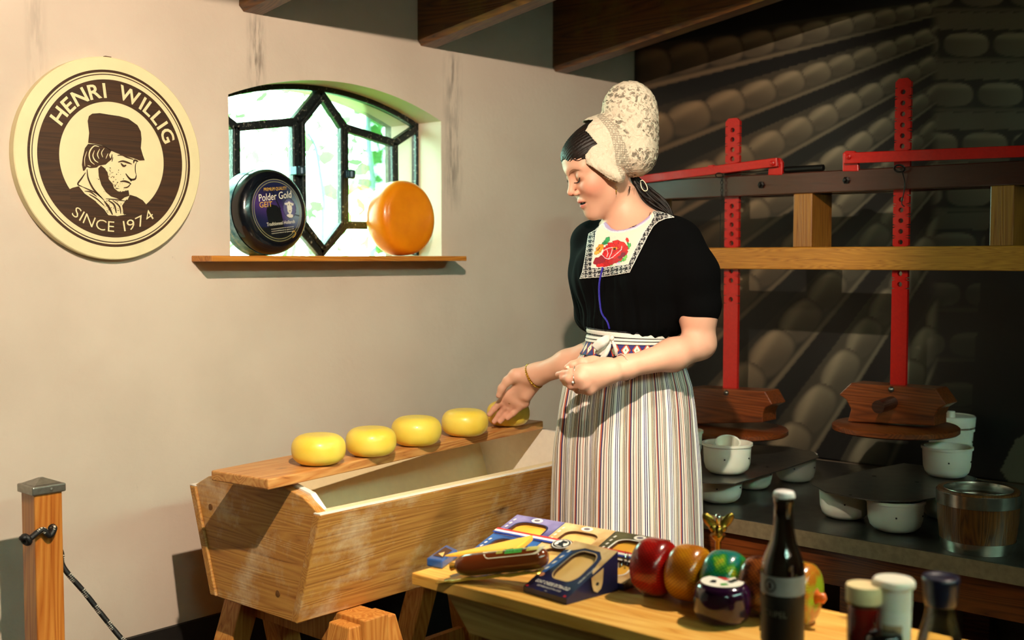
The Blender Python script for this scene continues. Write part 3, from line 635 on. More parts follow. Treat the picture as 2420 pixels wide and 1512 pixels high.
# ================= TRESTLES =================
M_tr=wood('trestle_wood','#7a4010','#b06c26','#c98e42',axis=2,rough=.55,ring=8,seed=9.)
def trestle(x,label,ang=0):
    t=thing('trestle',label,'trestle',(x,2.04,0),'trestles under the trough')
    G().box((x-.035,1.80,.485),(x+.035,2.27,.5585)).obj('crossbeam',M_tr,t,bevel=.003)
    for sy,y in ((-1,1.845),(1,2.215)):
        for sx in (-1,1):
            g=G(); a=V(x+sx*.038,y,.548); b_=V(x+sx*.19,y+sy*.05,0); dx=V(.0275,0,0); dy=V(0,.034,0)
            g.hexa([b_-dx-dy,b_+dx-dy,b_+dx+dy,b_-dx+dy],[a-dx-dy,a+dx-dy,a+dx+dy,a-dx+dy]); g.obj('leg',M_tr,t,bevel=.003)
        g=G(); g.beam((x-.12,y+sy*.022,.24),(x+.12,y+sy*.022,.24),.02,.06); g.obj('brace',M_tr,t)
    return t
trestle(1.60,'wooden trestle under the near left end of the trough'); trestle(2.22,'wooden trestle under the far right end of the trough')
# ================= POST AND ROPE =================
M_post=wood('post_pine','#8a3f0c','#b0631f','#c98338',axis=2,rough=.4,ring=7,coat=.3,seed=1.3)
M_zinc=plain('galvanised_steel','#9a978e',.38,.85,noise=.2,nscale=90)
px_,py_=1.123,2.31; hw=.030
post=thing('barrier_post','square varnished pine post with a flat galvanised cap at far left','post',(px_,py_,0))
G().box((px_-hw,py_-hw,0),(px_+hw,py_+hw,.842)).obj('shaft',M_post,post,bevel=.003)
g=G(); h2=hw+.006; g.hexa([(px_-h2,py_-h2,.832),(px_+h2,py_-h2,.832),(px_+h2,py_+h2,.832),(px_-h2,py_+h2,.832)],[(px_-h2,py_-h2,.850),(px_+h2,py_-h2,.850),(px_+h2,py_+h2,.850),(px_-h2,py_+h2,.850)])
k_=h2-.006; g.hexa([(px_-k_,py_-k_,.850),(px_+k_,py_-k_,.850),(px_+k_,py_+k_,.850),(px_-k_,py_+k_,.850)],[(px_-.004,py_-.004,.862),(px_+.004,py_-.004,.862),(px_+.004,py_+.004,.862),(px_-.004,py_+.004,.862)])
cap=g.obj('cap',M_zinc,post,bevel=.003)
G().lathe([(.0035,0),(.003,.0015),(0,.0022)],(px_+.004,py_-h2,.841),(0,-1,0),12).obj('rivet',M_zinc,cap)
G().lathe([(.010,0),(.010,.001)],(px_+.006,py_-hw-.0003,.757),(0,-1,0),20).obj('rope_hole',plain('hole_dark','#140a05',.9),post)
def ropemat():
    m,nt,b=newmat('black_flecked_rope'); tc=N(nt,'ShaderNodeTexCoord'); uv=tc.outputs['UV']; sx=N(nt,'ShaderNodeSeparateXYZ'); L(nt,uv,sx.inputs[0])
    # braided flecks: groups of light ticks along the length
    f=math_(nt,'FRACT',math_(nt,'MULTIPLY',sx.outputs[0],1.)); on=math_(nt,'LESS_THAN',f,.42)
    tk=math_(nt,'LESS_THAN',math_(nt,'FRACT',math_(nt,'MULTIPLY',f,10.)),.6)
    ar=math_(nt,'LESS_THAN',math_(nt,'ABSOLUTE',math_(nt,'SUBTRACT',math_(nt,'FRACT',math_(nt,'ADD',math_(nt,'MULTIPLY',sx.outputs[1],3.),math_(nt,'MULTIPLY',f,.8))),.5)),.17)
    k=math_(nt,'MULTIPLY',math_(nt,'MULTIPLY',on,tk),ar); c=mixc(nt,k,'#0d0c0c','#cfc9b8'); L(nt,c,b.inputs['Base Color']); b.inputs['Roughness'].default_value=.55
    w=N(nt,'ShaderNodeTexVoronoi'); w.inputs['Scale'].default_value=350; L(nt,tc.outputs['Object'],w.inputs['Vector']); bump(nt,b,w.outputs['Distance'],.5,.001); return m
M_rope=ropemat()
def rope(name,pts,r,parent=None,per=.045,**k):
    P=catmull(pts,10); n=12; g=G(); g.tube(P,r,n); 
    ln=np.concatenate([[0],np.cumsum([np.linalg.norm(P[i+1]-P[i]) for i in range(len(P)-1)])])/per
    uv=[(ln[i],j/n) for i in range(len(P)) for j in range(n)]; return mesh(name,g.v,g.f,M_rope,parent,smooth=True,uvs=uv,**k)
rp=thing('barrier_rope','black rope with white flecks knotted through the pine post and sagging right','rope',(px_,py_-.04,.72))
y_=py_-hw-.012
h0=V(px_+.006,py_-hw+.004,.757)
rope('rope_end',[h0,h0+V(.0,-.014,.002),h0+V(-.012,-.018,-.010),ony(100,1252,y_),ony(74,1270,y_),ony(58,1281,y_+.004)],.0062,rp)
g=G(); c=ony(62,1275,y_); g.torus(c,(1,.3,.4),.008,.0062,20,10); g.torus(c+V(-.003,0,.004),(.2,.3,1),.006,.0055,20,10); g.obj('knot',M_rope,rp,smooth=True)
yb_=py_+.0
rope('hanging_rope',[V(px_-.0,py_+hw+.008,.757),V(px_+hw+.012,py_+.012,.70),onp(150,1340,1,yb_),onp(200,1400,1,yb_-.02),onp(243,1455,1,yb_-.04),onp(290,1512,1,yb_-.07),onp(345,1566,1,yb_-.1),onp(420,1640,1,yb_-.13),V(1.42,2.08,.02),V(1.50,2.02,.007),V(1.62,2.0,.007)],.0058,rp)
# ================= STEEL-TOPPED BENCH =================
M_steel=plain('brushed_steel','#77766f',.32,.9,noise=.25,nscale=25,bumps=.05)
M_mah=wood('mahogany','#2a0f06','#5c2a10','#7d3e18',axis=1,rough=.32,ring=9,coat=.35,knots=False)
M_dk=wood('dark_bench_wood','#120805','#2c140a','#3c1d0f',axis=1,rough=.4,ring=7,coat=.2,knots=False)
bx0,bx1,by0,by1=2.603,3.56,-.5,2.50; BZ=.64
bench=thing('press_bench','long low steel topped bench behind the woman carrying the cheese presses','bench',((bx0+bx1)/2,1.0,0))
G().box((bx0,by0,BZ-.04),(bx1,by1,BZ)).obj('steel_top',M_steel,bench,bevel=.003)
G().box((bx0-.002,by0,BZ-.041),(bx0,by1,BZ-.001)).obj('steel_edge',plain('lit_steel_tan','#a08c6c',.45,.5,noise=.25,nscale=60),bench)  # lighter tan strip: light on the front edge painted into its colour
G().box((bx0+.02,by0,BZ-.13),(bx0+.05,by1,BZ-.041)).obj('front_rail',M_mah,bench)
for y in (by0+.05,.62,1.2,1.9,by1-.08): 
    G().box((bx0+.02,y-.04,0),(bx0+.09,y+.04,BZ-.131)).obj('leg',M_mah,bench,bevel=.003)
    G().box((bx1-.09,y-.04,0),(bx1-.02,y+.04,BZ-.041)).obj('leg',M_mah,bench,bevel=.003)
G().box((bx0+.12,by0,.12),(bx1-.05,by1,.15)).obj('lower_shelf',M_dk,bench)
# ================= PRESS FRAME =================
M_oak=wood('oiled_oak','#7a480f','#9a611a','#b57a28',axis=1,rough=.36,ring=26,coat=.3,knots=False,bumps=.12)
M_dkr=wood('dark_press_beam','#1c0a06','#2f130c','#421e14',axis=1,rough=.25,ring=26,coat=.9,knots=False,bumps=.1)
M_up=wood('upright_oak','#4a290a','#7d4a15','#946222',axis=2,rough=.4,ring=10,coat=.25,knots=False)
M_red=plain('red_enamel','#b3140d',.26,noise=.15,nscale=120,bumps=.12,coat=.4,c2='#a8120d')
M_blk=plain('black_iron_fitting','#15120f',.45,.5)
XP=3.05
fr=thing('press_stand','heavy wooden press frame of two long rails above the steel bench','press frame',(XP+.08,1.3,BZ))
zU0,zU1=1.507,1.569; zL0,zL1=1.287,1.352; yA,yB=.45,2.13
G().box((XP,yA,zU0),(XP+.032,yB,zU1)).obj('upper_rail',M_dkr,fr,bevel=.003)
G().box((XP,yA,zL0),(XP+.032,yB,zL1)).obj('lower_rail',M_oak,fr,bevel=.003)
G().box((XP+.10,yA,zU0),(XP+.132,yB,zU1)).obj('upper_rail',M_dkr,fr,bevel=.003)
G().box((XP+.10,yA,zL0),(XP+.132,yB,zL1)).obj('lower_rail',M_oak,fr,bevel=.003)
def yat(px,X=XP): return onx(px,500,X)[1]
for a,b_ in ((1918,1874),(2395,2339)):
    y0,y1=yat(a),yat(b_); G().box((XP+.002,y0,zL1),(XP+.13,y1,zU0)).obj('upright',M_up,fr,bevel=.002)
for y in (yA+.03,yB-.02): G().box((XP+.033,y-.022,BZ),(XP+.099,y+.022,zU1)).obj('end_post',M_up,fr,bevel=.003)
for px,py in ((1800,437),(2001,426)):
    c=onx(px,py,XP); g=G(); g.lathe([(.0105,0),(.0105,.006),(.006,.008),(.0045,.016),(0,.017)],c,(-1,0,0),6); g.obj('bolt',M_blk,fr)
# ---- press units: red bar, saddle block, round follower, lever ----
def redbar(px0,px1,pytop,zbot,name_parent,X,holes):
    yl=onx(px0,600,X)[1]; yr=onx(px1,600,X)[1]; top=onx((px0+px1)/2,pytop,X)[2]; yc=(yl+yr)/2; w=(yl-yr)
    # bar with punched holes: front & back faces as strips around octagonal holes
    g=G(); t=.012; x0,x1=X-t/2,X+t/2; R=w*.155
    hz=sorted(holes); zs=[zbot]; 
    cur=zbot; n=16
    def quadbox(z0,z1):
        if z1-z0<1e-4: return
        g.add([(x0,yc-w/2,z0),(x0,yc+w/2,z0),(x0,yc+w/2,z1),(x0,yc-w/2,z1),(x1,yc-w/2,z0),(x1,yc+w/2,z0),(x1,yc+w/2,z1),(x1,yc-w/2,z1)],[(0,1,2,3),(7,6,5,4),(0,3,7,4),(1,5,6,2)])
    h=.0128
    for z in hz:
        quadbox(cur,z-h)
        sq=[]; ci=[]
        for k in range(n):
            a=2*PI*k/n; c_,s_=math.cos(a),math.sin(a); m_=max(abs(c_)/(w/2),abs(s_)/h); sq.append((yc+c_/m_,z+s_/m_)); ci.append((yc+c_*R,z+s_*R))
        vs=[(xx,*p) for xx in (x0,x1) for p in sq+ci]; f=[]
        for k in range(n):
            k2=(k+1)%n; f+=[(k,k2,n+k2,n+k),(2*n+k,3*n+k,3*n+k2,2*n+k2),(n+k,n+k2,3*n+k2,3*n+k)]
            f.append((k,2*n+k,2*n+k2,k2))
        g.add(vs,f); cur=z+h
    quadbox(cur,top-.012)
    c=.010; g.prism([(x0,yc-w/2,top-.012),(x0,yc+w/2,top-.012),(x0,yc+w/2,top-c),(x0,yc+w/2-c,top),(x0,yc-w/2+c,top),(x0,yc-w/2,top-c)],(t,0,0))
    g.add([(x0,yc-w/2,zbot),(x0,yc+w/2,zbot),(x1,yc+w/2,zbot),(x1,yc-w/2,zbot)],[(0,1,2,3)])
    return g,yc,w,top
def press(label,px0,px1,pytop,pyh,X,blk,disc,lev,brk,peg=None,boltp=None,band=None):
    hz=[onx((px0+px1)/2,y,X)[2] for y in pyh]
    yc=onx((px0+px1)/2,900,X)[1]
    t=thing('cheese_press',label,'cheese press',(X,yc,BZ),'red lever cheese presses')
    bt=min(onx(x,y,X-.03)[2] for x,y in blk); bp=[onx(x,y,X-.045) for x,y in blk]
    zb_=min(p[2] for p in bp)
    g,yc,w,top=redbar(px0,px1,pytop,max(p[2] for p in bp)-.09,t,X,hz); g.obj('red_bar',M_red,t)
    # saddle block: profile extruded in depth
    g=G(); g.prism(bp,(.085,0,0)); g.obj('saddle_block',M_mah,t,bevel=.003)
    d0,d1,dz=disc; c0=onx(d0,dz,X); c1=onx(d1,dz,X); cy_=(c0[1]+c1[1])/2; R=(c0[1]-c1[1])/2
    G().lathe([(R*.97,0),(R,.004),(R,.016),(R*.97,.02)],(X,cy_,zb_-.021),(0,0,1),56).obj('round_follower',M_mah,t,smooth=True,autosmooth=40)
    # lever
    g=G(); a=onx(*lev[0],XP-.012); b=onx(*lev[1],XP-.012); g.beam(a,b,.012,lev[2]); g.obj('lever',M_red,t,bevel=.002)
    if band is not None:
        q=onx(*band,XP-.012); dd=nrm(b-a); G().beam(q-dd*.009,q+dd*.009,.0135,lev[2]*1.04).obj('lever_collar',M_red,t)
    # pivot bracket
    bx=[onx(x,y,XP-.002) for x,y in brk[0]]; g=G(); g.prism(bx,(.012,0,0)); br=g.obj('pivot_bracket',M_red,t,bevel=.002)
    c=onx(*brk[1],XP-.018); G().lathe([(.008,0),(.008,.005),(.004,.007),(.004,.011),(0,.011)],c,(-1,0,0),8).obj('pivot_bolt',M_red,br)
    if boltp: c=onx(*boltp,X-.045); G().lathe([(.0085,0),(.007,.005),(0,.007)],c,(-1,0,0),14).obj('bolt',M_steel,t,smooth=True)
    if peg: 
        a=onx(*peg[1],X-.045); b=a+V(-.09,0,-.004); G().tube([a,b],.0175,20).obj('peg',M_dk,t)
    return t
c5=lambda x,y:(1520+x/2.689,160+y/2.689)
c7=lambda x,y:(1640+x/3.1026,580+y/3.1026); c4_=lambda x,y:(1620+x/3.025,880+y/3.025)
h1=[c5(0,y)[1] for y in (398,458,522,580,880,938,998,1057,1115,1292,1352)]+[c7(0,395)[1]]
press('red lever cheese press just right of the woman with its lever behind her cap',1714,1747,280,h1,3.08,
  [(1622,1002),(1622,950),c7(-40,1040),c7(520,1068),c7(575,1165),c7(520,1190),c7(503,1235),c7(503,1296)],(1622,c4_(690,0)[0],1009),
  [(1500,426),(1838,383),.026],([c5(792,682),c5(800,600),c5(812,573),c5(868,573),c5(884,600),c5(882,682)],c5(823,608)),boltp=c7(238,1080),band=c5(436,648))
h2=[c5(0,y)[1] for y in (157,227,296,366,434,500,838,905,972,1040,1108,1308,1376)]
press('red lever cheese press at the right with a round peg in its block',2111,2148,186,h2,3.08,
  [c7(1125,1290),c7(1150,1200),c7(1115,1130),c7(1062,1092),c7(1148,1008),c7(1770,1052),c7(1850,1165),c7(1790,1200),c7(1765,1250),c7(1765,1322)],(c7(1055,0)[0],c7(1925,0)[0],1022),
  [(1996,374),(2560,352),.03],([c5(1266,658),c5(1266,545),c5(1285,528),c5(1340,528),c5(1362,545),c5(1368,658)],c5(1306,566)),boltp=c7(1447,1055),peg=(0,c7(1450,1150)))
# chain and hook
g=G(); 
def chain(name,label,px,py0,py1,step):
    g=G(); k=0; y=py0
    while y<py1:
        c=onx(px,y,XP-.012); ax=(1,0,0) if k%2 else (0,1,0); g.torus(c,ax,.0042,.0013,12,5,sq=(1.5,1),xs=(0,0,1)); y+=step; k+=1
    return g
ct=thing('hanging_chain','thin dark chain hanging over the upper rail behind the left press','chain',tuple(onx(1707,420,XP-.012)))
chain('x','',1706,422,472,9).obj('links',M_blk,ct,kind='stuff')
G().tube([onx(1703,472,XP-.01),onx(1702,585,XP-.008)],.0012,5).obj('cord',M_blk,ct)
G().torus(onx(1700,414,XP-.02),(1,0,.5),.013,.0018,20,6,sq=(.6,1)).obj('hook',M_blk,ct)
g=G(); g.torus(onx(2126,398,XP-.02),(1,0,.8),.014,.003,20,6,sq=(.8,1)); g.tube(catmull([onx(2132,404,XP-.02),onx(2138,430,XP-.006),onx(2136,455,XP-.006),onx(2131,480,XP-.004),onx(2137,488,XP-.004)],6),.0018,6); g.obj('tied_cord',M_blk,label='dark cord knotted over the upper rail at the right press bar',cat='cord')
# knife-like tool lying on the rail
tl_=thing('cheese_trier','long tool with black ribbed handle lying on the upper press rail','tool',tuple(onx(1900,400,XP+.015)))
a=onx(1853,402,XP+.014); b=onx(1947,399,XP+.014); a[2]=b[2]=zU1+.0105
g=G(); g.tube(catmull([a,a+(b-a)*.08,a+(b-a)*.5,a+(b-a)*.93,b],4),[.006,.0085,.0095,.0095,.0105,.0105,.0105,.0105,.0105,.0105,.0105,.0105,.0105,.0105,.0105,.0105,.008],12,flat=.9); g.obj('handle',M_blk,tl_,smooth=True)
G().tube([a,onx(1712,412,XP+.014)*V(1,1,0)+V(0,0,zU1+.006)],.003,8).obj('blade',M_steel,tl_)
# ================= MOULDS ON THE BENCH =================
M_bowl=plain('white_mould_plastic','#e4e1d2',.4,noise=.03,nscale=8,sss=.2)
def bowlprof(R,H,th=.004,rim=.005):
    o=[(0,0),(R*.55,0),(R*.72,.004),(R*.86,.014),(R*.93,.03),(R*.96,H*.75),(R*.97,H-.008),(R+rim*.3,H-.007),(R+rim*.3,H)]
    i=[(R*.97-th,H),(R*.95-th,H*.75),(R*.92-th,.034),(R*.8,.016),(R*.5,th),(0,th)]
    return o+i
def bowl(c,R,H,label,group='white cheese moulds on the bench',hole=True):
    t=thing('cheese_mould',label,'cheese mould',tuple(c),group)
    G().lathe(bowlprof(R,H),c,(0,0,1),56,cap=False).obj('bowl',M_bowl,t,smooth=True,autosmooth=50)
    for k in range(2):
        a=math.radians(205+70*k); p=np.array(c)+V(math.cos(a)*R*.955,math.sin(a)*R*.955,H*.55); G().lathe([(.0022,-.001),(.0022,.0012)],p,(math.cos(a),math.sin(a),0),10).obj('drain_hole',M_blk,t)
    return t
def B(px,py): p=onz(px,py,BZ); p[2]=BZ+.0005; return p
BH=.083
c1=B(1700,1184); c2=B(1776,1152); c3=B(1879,1135); c6=B(1996,1222); c7_=B(2115,1252); c8=B(2235,1222)
bowl(c1,.066,BH,'white cheese mould under the left steel plate nearest the striped skirt'); bowl(c2,.064,BH,'white cheese mould half hidden at the back under the left steel plate'); bowl(c3,.064,BH,'white cheese mould at the right end of the left steel plate')
bowl(c6,.068,BH,'white cheese mould under the left corner of the right steel plate'); t7=bowl(c7_,.071,BH-.004,'white cheese mould nearest the bench edge below the right steel plate'); bowl(c8,.066,BH,'white cheese mould just left of the wooden tub under the steel plate')
G().lathe([(.036,BH-.03),(.034,BH-.006)],c7_,(0,0,1),32,cap=False).obj('inner_collar',M_bowl,t7,smooth=True,solid=.002)
def plate(name,label,pts,z,holes,group):
    t=thing(name,label,'steel plate',tuple(np.mean([onz(x,y,z) for x,y in pts],0)),group)
    g=G(); g.prism([onz(x,y,z) for x,y in pts],(0,0,.003)); g.obj('sheet',M_steel,t)
    for x,y,r in holes:
        c=onz(x,y,z+.0034); G().lathe([(r,0),(r,.0003)],c,(0,0,1),24).obj('hole_mark',M_blk,t)
    return t
PZ=BZ+BH+.001
plate('steel_plate','grey steel plate resting on white moulds beside the striped skirt',[c4_(20,700),c4_(90,790),c4_(360,800),c4_(700,698),c4_(955,612),c4_(920,575),c4_(760,540),c4_(430,520),c4_(150,600)],PZ,[(*c4_(585,675),.004)],'steel plates resting on moulds')
plate('steel_plate','grey steel plate resting on white moulds left of the wooden tub',[c4_(897,803),c4_(1000,858),c4_(1200,900),c4_(1380,925),c4_(1640,925),c4_(1800,900),c4_(2000,860),c4_(2080,760),c4_(1850,690),c4_(1560,655),c4_(1250,712)],PZ,[(*c4_(1348,740),.006),(*c4_(1655,783),.006),(*c4_(1180,875),.004)],'steel plates resting on moulds')
def B2(px,py): p=onz(px,py,PZ+.0035); return p
c4b=B2(1718,1117); t4=bowl(c4b,.068,.085,'white cheese mould holding a small cup on top of the left steel plate')
G().lathe(bowlprof(.034,.05,.003,.003),c4b+V(.0,.0,.045),nrm((-.35,-.25,.8)),32,cap=False).obj('cup',M_bowl,t4,smooth=True,autosmooth=50)
c5b=B2(1625,1095)+V(.06,.06,0); bowl(c5b,.062,.085,'white cheese mould half hidden behind the striped skirt on the left steel plate')
c9=B2(2237,1125); t9=bowl(c9,.066,.083,'white cheese mould at the front on the right steel plate beside the wooden tub')
c10=B2(2249,1085)+V(.07,.03,0); t10=bowl(c10,.066,.083,'lower white cheese mould of the stack under the right press'); c11=c10+V(0,0,.055); 
t11=thing('cheese_mould','upper white cheese mould with a lid knob stacked below the right press','cheese mould',tuple(c11+V(0,0,.03)),'white cheese moulds on the bench')
G().lathe([(.0,.0),(.052,.0),(.054,.03),(.060,.0325),(.068,.034),(.070,.062),(.067,.066),(.066,.063),(.05,.060),(.012,.060),(.011,.078),(0,.079)],c11,(0,0,1),56,cap=False).obj('lidded_bowl',M_bowl,t11,smooth=True,autosmooth=45)
# ---- wooden tub with steel hoops
M_tub=wood('wet_tub_wood','#241004','#4a280c','#6b3f15',axis=2,rough=.28,ring=12,coat=.5,knots=False,bumps=.6)
M_hoop=plain('polished_hoop','#a7a49a',.22,.95,noise=.2,nscale=60,bumps=.05)
tc_=B(2309,1296); R=.0905; H=.142
tub=thing('wooden_tub','small wet wooden tub with two shiny steel hoops at the bench edge','tub',tuple(tc_))
g=G(); nst=14; prof=[(.0,.012),(R*.80,.0),(R*.86,.0),(R*.93,.03),(R*.985,.07),(R*1.0,.105),(R*1.0,.132),(R*.99,H),(R*.86,H),(R*.85,.11),(R*.82,.105),(0,.105)]
g.lathe(prof,tc_,(0,0,1),84,cap=False); tb=g.obj('staves',M_tub,tub,smooth=True,autosmooth=45)
G().lathe([(R*1.0,.108),(R*1.03,.108),(R*1.035,.137),(R*1.0,.137)],tc_,(0,0,1),72,cap=False).obj('hoop',M_hoop,tub,smooth=True,autosmooth=40)
G().lathe([(R*.86,.0),(R*.885,.0),(R*.935,.026),(R*.90,.026)],tc_,(0,0,1),72,cap=False).obj('hoop',M_hoop,tub,smooth=True,autosmooth=40)
G().lathe([(R*.86,H-.002),(R*.84,H+.001),(R*.82,H-.006),(R*.82,.108)],tc_,(0,0,1),72,cap=False).obj('inner_ring',M_hoop,tub,smooth=True,autosmooth=40)
G().lathe([(R*.6,0),(R*.6,.012),(R*.57,.016),(0,.016)],tc_+V(0,0,.107),(0,0,1),48).obj('follower_lid',M_tub,tub,smooth=True,autosmooth=40)
# ================= DISPLAY TABLE =================
TZ=.75
M_tt=wood('pine_tabletop','#b06a1c','#e0a040','#f0bf62',axis=1,rough=.5,ring=7,seed=3.)
M_ta=wood('pine_apron','#7a5a2c','#a5813f','#bd9a55',axis=1,rough=.6,ring=7,seed=4.)
ax0,ax1,ay0,ay1=1.412,1.71,-.15,1.493
tab=thing('display_table','narrow pine table in front holding packed cheeses and bottles','table',((ax0+ax1)/2,.7,0))
G().box((ax0,ay0,TZ-.022),(ax1,ay1,TZ)).obj('tabletop',M_tt,tab,bevel=.002)
def apron(x):
    g=G(); g.prism([(x,ay1-.05,TZ-.0225),(x,ay1-.115,TZ-.095),(x,ay0+.115,TZ-.095),(x,ay0+.05,TZ-.0225)],(.022,0,0)); g.obj('apron',M_ta,tab,bevel=.002)
apron(ax0+.03); apron(ax1-.052)
for y in (ay1-.22,ay0+.2):
    for s,x in ((-1,ax0+.052),(1,ax1-.052)):
        g=G(); xa=x+s*0; g.hexa([(x+s*.03-.02,y-.035,0),(x+s*.03+.02,y-.035,0),(x+s*.03+.02,y+.035,0),(x+s*.03-.02,y+.035,0)],[(x-.02+ -s*.012,y-.035,TZ-.0225),(x+.02-s*.012,y-.035,TZ-.0225),(x+.02-s*.012,y+.035,TZ-.0225),(x-.02-s*.012,y+.035,TZ-.0225)])
        g.obj('leg',M_tr,tab,bevel=.003)
    G().box((ax0+.07,y-.03,.30),(ax1-.07,y-.01,.36)).obj('stretcher',M_tr,tab)
tz=TZ+.0005
def quadfn(O,Uv,Vv,nrm_):
    """u,v in 0..1 over a parallelogram, offset along normal"""
    return lambda u,v,o=0.: O+Uv*u+Vv*v+nrm_*o
def rrect(cx_,cy_,w,h,r,n=6,taper=0):
    out=[]
    for sx,sy,a0 in ((1,1,0),(-1,1,90),(-1,-1,180),(1,-1,270)):
        for k in range(n+1):
            a=math.radians(a0+90*k/n); x=cx_+sx*(w/2-r)+r*math.cos(a); y=cy_+sy*(h/2-r)+r*math.sin(a); x=cx_+(x-cx_)*(1-taper*(y-cy_)/h); out.append((x,y))
    return out
M_navyc=plain('navy_carton','#1c2350',.35,noise=.3,nscale=20,coat=.3,c2='#141634')
M_bluec=plain('blue_carton','#3565a8',.3,noise=.3,nscale=12,coat=.3,c2='#27417c')
M_beig=plain('beige_carton','#e0c08c',.35,nscale=25,coat=.3,c2='#b98f58')
M_lil=plain('lilac_carton','#8d86b4',.3,nscale=25,coat=.3,c2='#5a5488')
M_olive=plain('olive_carton','#5d5a3d',.35,nscale=25,coat=.2,c2='#3c3b26')
M_chs=plain('packed_cheese','#f0c983',.3,c2='#e7b96a',nscale=10,sss=.15,coat=.4)
M_chy=plain('packed_yellow_cheese','#efb84b',.25,c2='#e3a53a',nscale=10,sss=.15,coat=.5)
M_white=plain('white_print','#ece6da',.5); M_ink=plain('black_print','#15131c',.5); M_redp=plain('red_print','#c9232a',.4); M_bluep=plain('blue_print','#20348c',.4)
M_in=plain('carton_inside','#4a2a12',.7)
M_grn=plain('green_print','#3f9a35',.45)
def wedge(name,label,O,Uv,Vv,h0,h1,mt,win,mside,group=None,label_text=None,cheese=M_chs,mat2=None,tabw=True):
    """carton wedge: base parallelogram O,U (width),V (depth away); front height h0, back height h1; window cut in the sloping top"""
    z=V(0,0,1.); t=thing(name,label,'cheese pack',tuple(O+Uv/2+Vv/2),group)
    A,B_,C_,D=O,O+Uv,O+Uv+Vv,O+Vv; a,b,c,d=A+z*h0,B_+z*h0,C_+z*h1,D+z*h1
    g=G(); g.add([A,B_,C_,D,a,b,c,d],[(0,3,2,1),(0,1,5,4),(1,2,6,5),(2,3,7,6),(3,0,4,7)]); g.obj('carton',mside,t)
    TU=Uv; TV=d-a; nn=nrm(np.cross(TU,TV)); F=lambda u,v,o=0.: a+TU*u+TV*v+nn*o
    # top face with window hole: ring between outer square and rounded rect
    n=len(win); cxw=np.mean([p[0] for p in win]); cyw=np.mean([p[1] for p in win]); outer=[]
    for u,v in win:
        du,dv=u-cxw,v-cyw; s=min([((1-cxw)/du if du>0 else -cxw/du) if abs(du)>1e-9 else 9,((1-cyw)/dv if dv>0 else -cyw/dv) if abs(dv)>1e-9 else 9]); outer.append((cxw+du*s,cyw+dv*s))
    # include corners
    vs=[F(*p) for p in outer]+[F(*p) for p in win]; fs=[]; corners=[(0,0),(1,0),(1,1),(0,1)]
    for k in range(n):
        k2=(k+1)%n; p,q=outer[k],outer[k2]
        if abs(p[0]-q[0])>1e-6 and abs(p[1]-q[1])>1e-6:
            cc=min(corners,key=lambda c_:abs(c_[0]-p[0])*0+min(abs(c_[0]-p[0])+abs(c_[1]-q[1]),abs(c_[0]-q[0])+abs(c_[1]-p[1]))); vs.append(F(*cc)); fs.append((k,len(vs)-1,k2,n+k2,n+k))
        else: fs.append((k,k2,n+k2,n+k))
    tp=mesh('printed_top',vs,fs,mt,t)
    # walls of the opening & cheese below
    dpt=.008; vs=[F(*p) for p in win]+[F(*p,-dpt) for p in win]; mesh('window_edge',vs,[(k,(k+1)%n,n+(k+1)%n,n+k) for k in range(n)],M_in,t)
    ch=[((p[0]-cxw)*.99+cxw,(p[1]-cyw)*.99+cyw) for p in win]; mesh('cheese_piece',[F(*p,-dpt*.7) for p in ch],[tuple(range(n))],cheese,t)
    return t,F
O=V(1.456,1.2615,tz); Uv=V(1.447,1.160,tz)-O; Vv=V(1.568,1.145,tz)-V(1.447,1.160,tz)
win=rrect(.53,.56,.54,.58,.17,7,.10)
t,F=wedge('cheese_box','small navy wedge box with an oval cheese window at the near table edge',O,Uv,Vv,.010,.068,M_navyc,win,M_navyc)
def tex(F,lst,par):
    for nm,m,pts,o in lst: mesh(nm,[F(u,v,o) for u,v in pts],[tuple(range(len(pts)))],m,par)
tex(F,[('blue_strip',M_bluec,[(.0,.3),(.1,.3),(.17,.5),(.19,.8),(.0,.72)],.0004),('beige_print',M_beig,[(0,.8),(.17,.82),(.35,.91),(.7,.91),(.86,.80),(.93,.55),(1,.5),(1,1),(0,1)],.0004),
   ('window_rim',M_white,[],0)][:2],t)
# pale rim round the window
r1=rrect(.53,.56,.565,.605,.18,7,.10); n=len(win); mesh('window_rim',[F(*p,.0006) for p in win]+[F(*p,.0006) for p in r1],[(k,(k+1)%n,n+(k+1)%n,n+k) for k in range(n)],M_beig,t)
L1=np.linalg.norm(Uv)
g=G(); tf=lambda cx_,cy_,rot=0.:(lambda x,y:F(cx_+(x*math.cos(rot)-y*math.sin(rot))/.101,cy_+(x*math.sin(rot)+y*math.cos(rot))/.14,.0009))
text_on(g,'GOAT CHEESE EXTRA-OLD',tf(.5,.125),.0075,.078,bold=.02); text_on(g,'GEITENKAAS EXTRA OUD',tf(.5,.065),.0042,.055); text_on(g,'200 g',tf(.5,.015),.002)
def side(x,y): return F(.94+ -y/.101,.45+x/.14,.0009)
text_on(g,'HENRI WILLIG',side,.0035,.045); g.obj('carton_lettering',M_white,t)
g=G()
for k in range(4):
    u=.055+.02*k; v=.36+.13*k; g.add([F(u-.02,v,.0009),F(u+.02,v+.02,.0009),F(u+.035,v+.08,.0009),F(u-.01,v+.06,.0009)],[(0,1,2,3)])
g.obj('strip_print',M_white,t)
g=G(); g.add([F(.1+.05*math.cos(a),.27+.04*math.sin(a),.0009) for a in np.linspace(0,2*PI,16,endpoint=False)],[tuple(range(16))]); g.obj('round_mark',plain('copper_print','#c9825e',.4),t)
g=G()
for u in (.06,.93): g.add([F(u-.025,.01,.0009),F(u+.025,.01,.0009),F(u+.025,.04,.0009),F(u-.025,.04,.0009)],[(0,1,2,3)])
g.obj('corner_mark',M_redp,t)
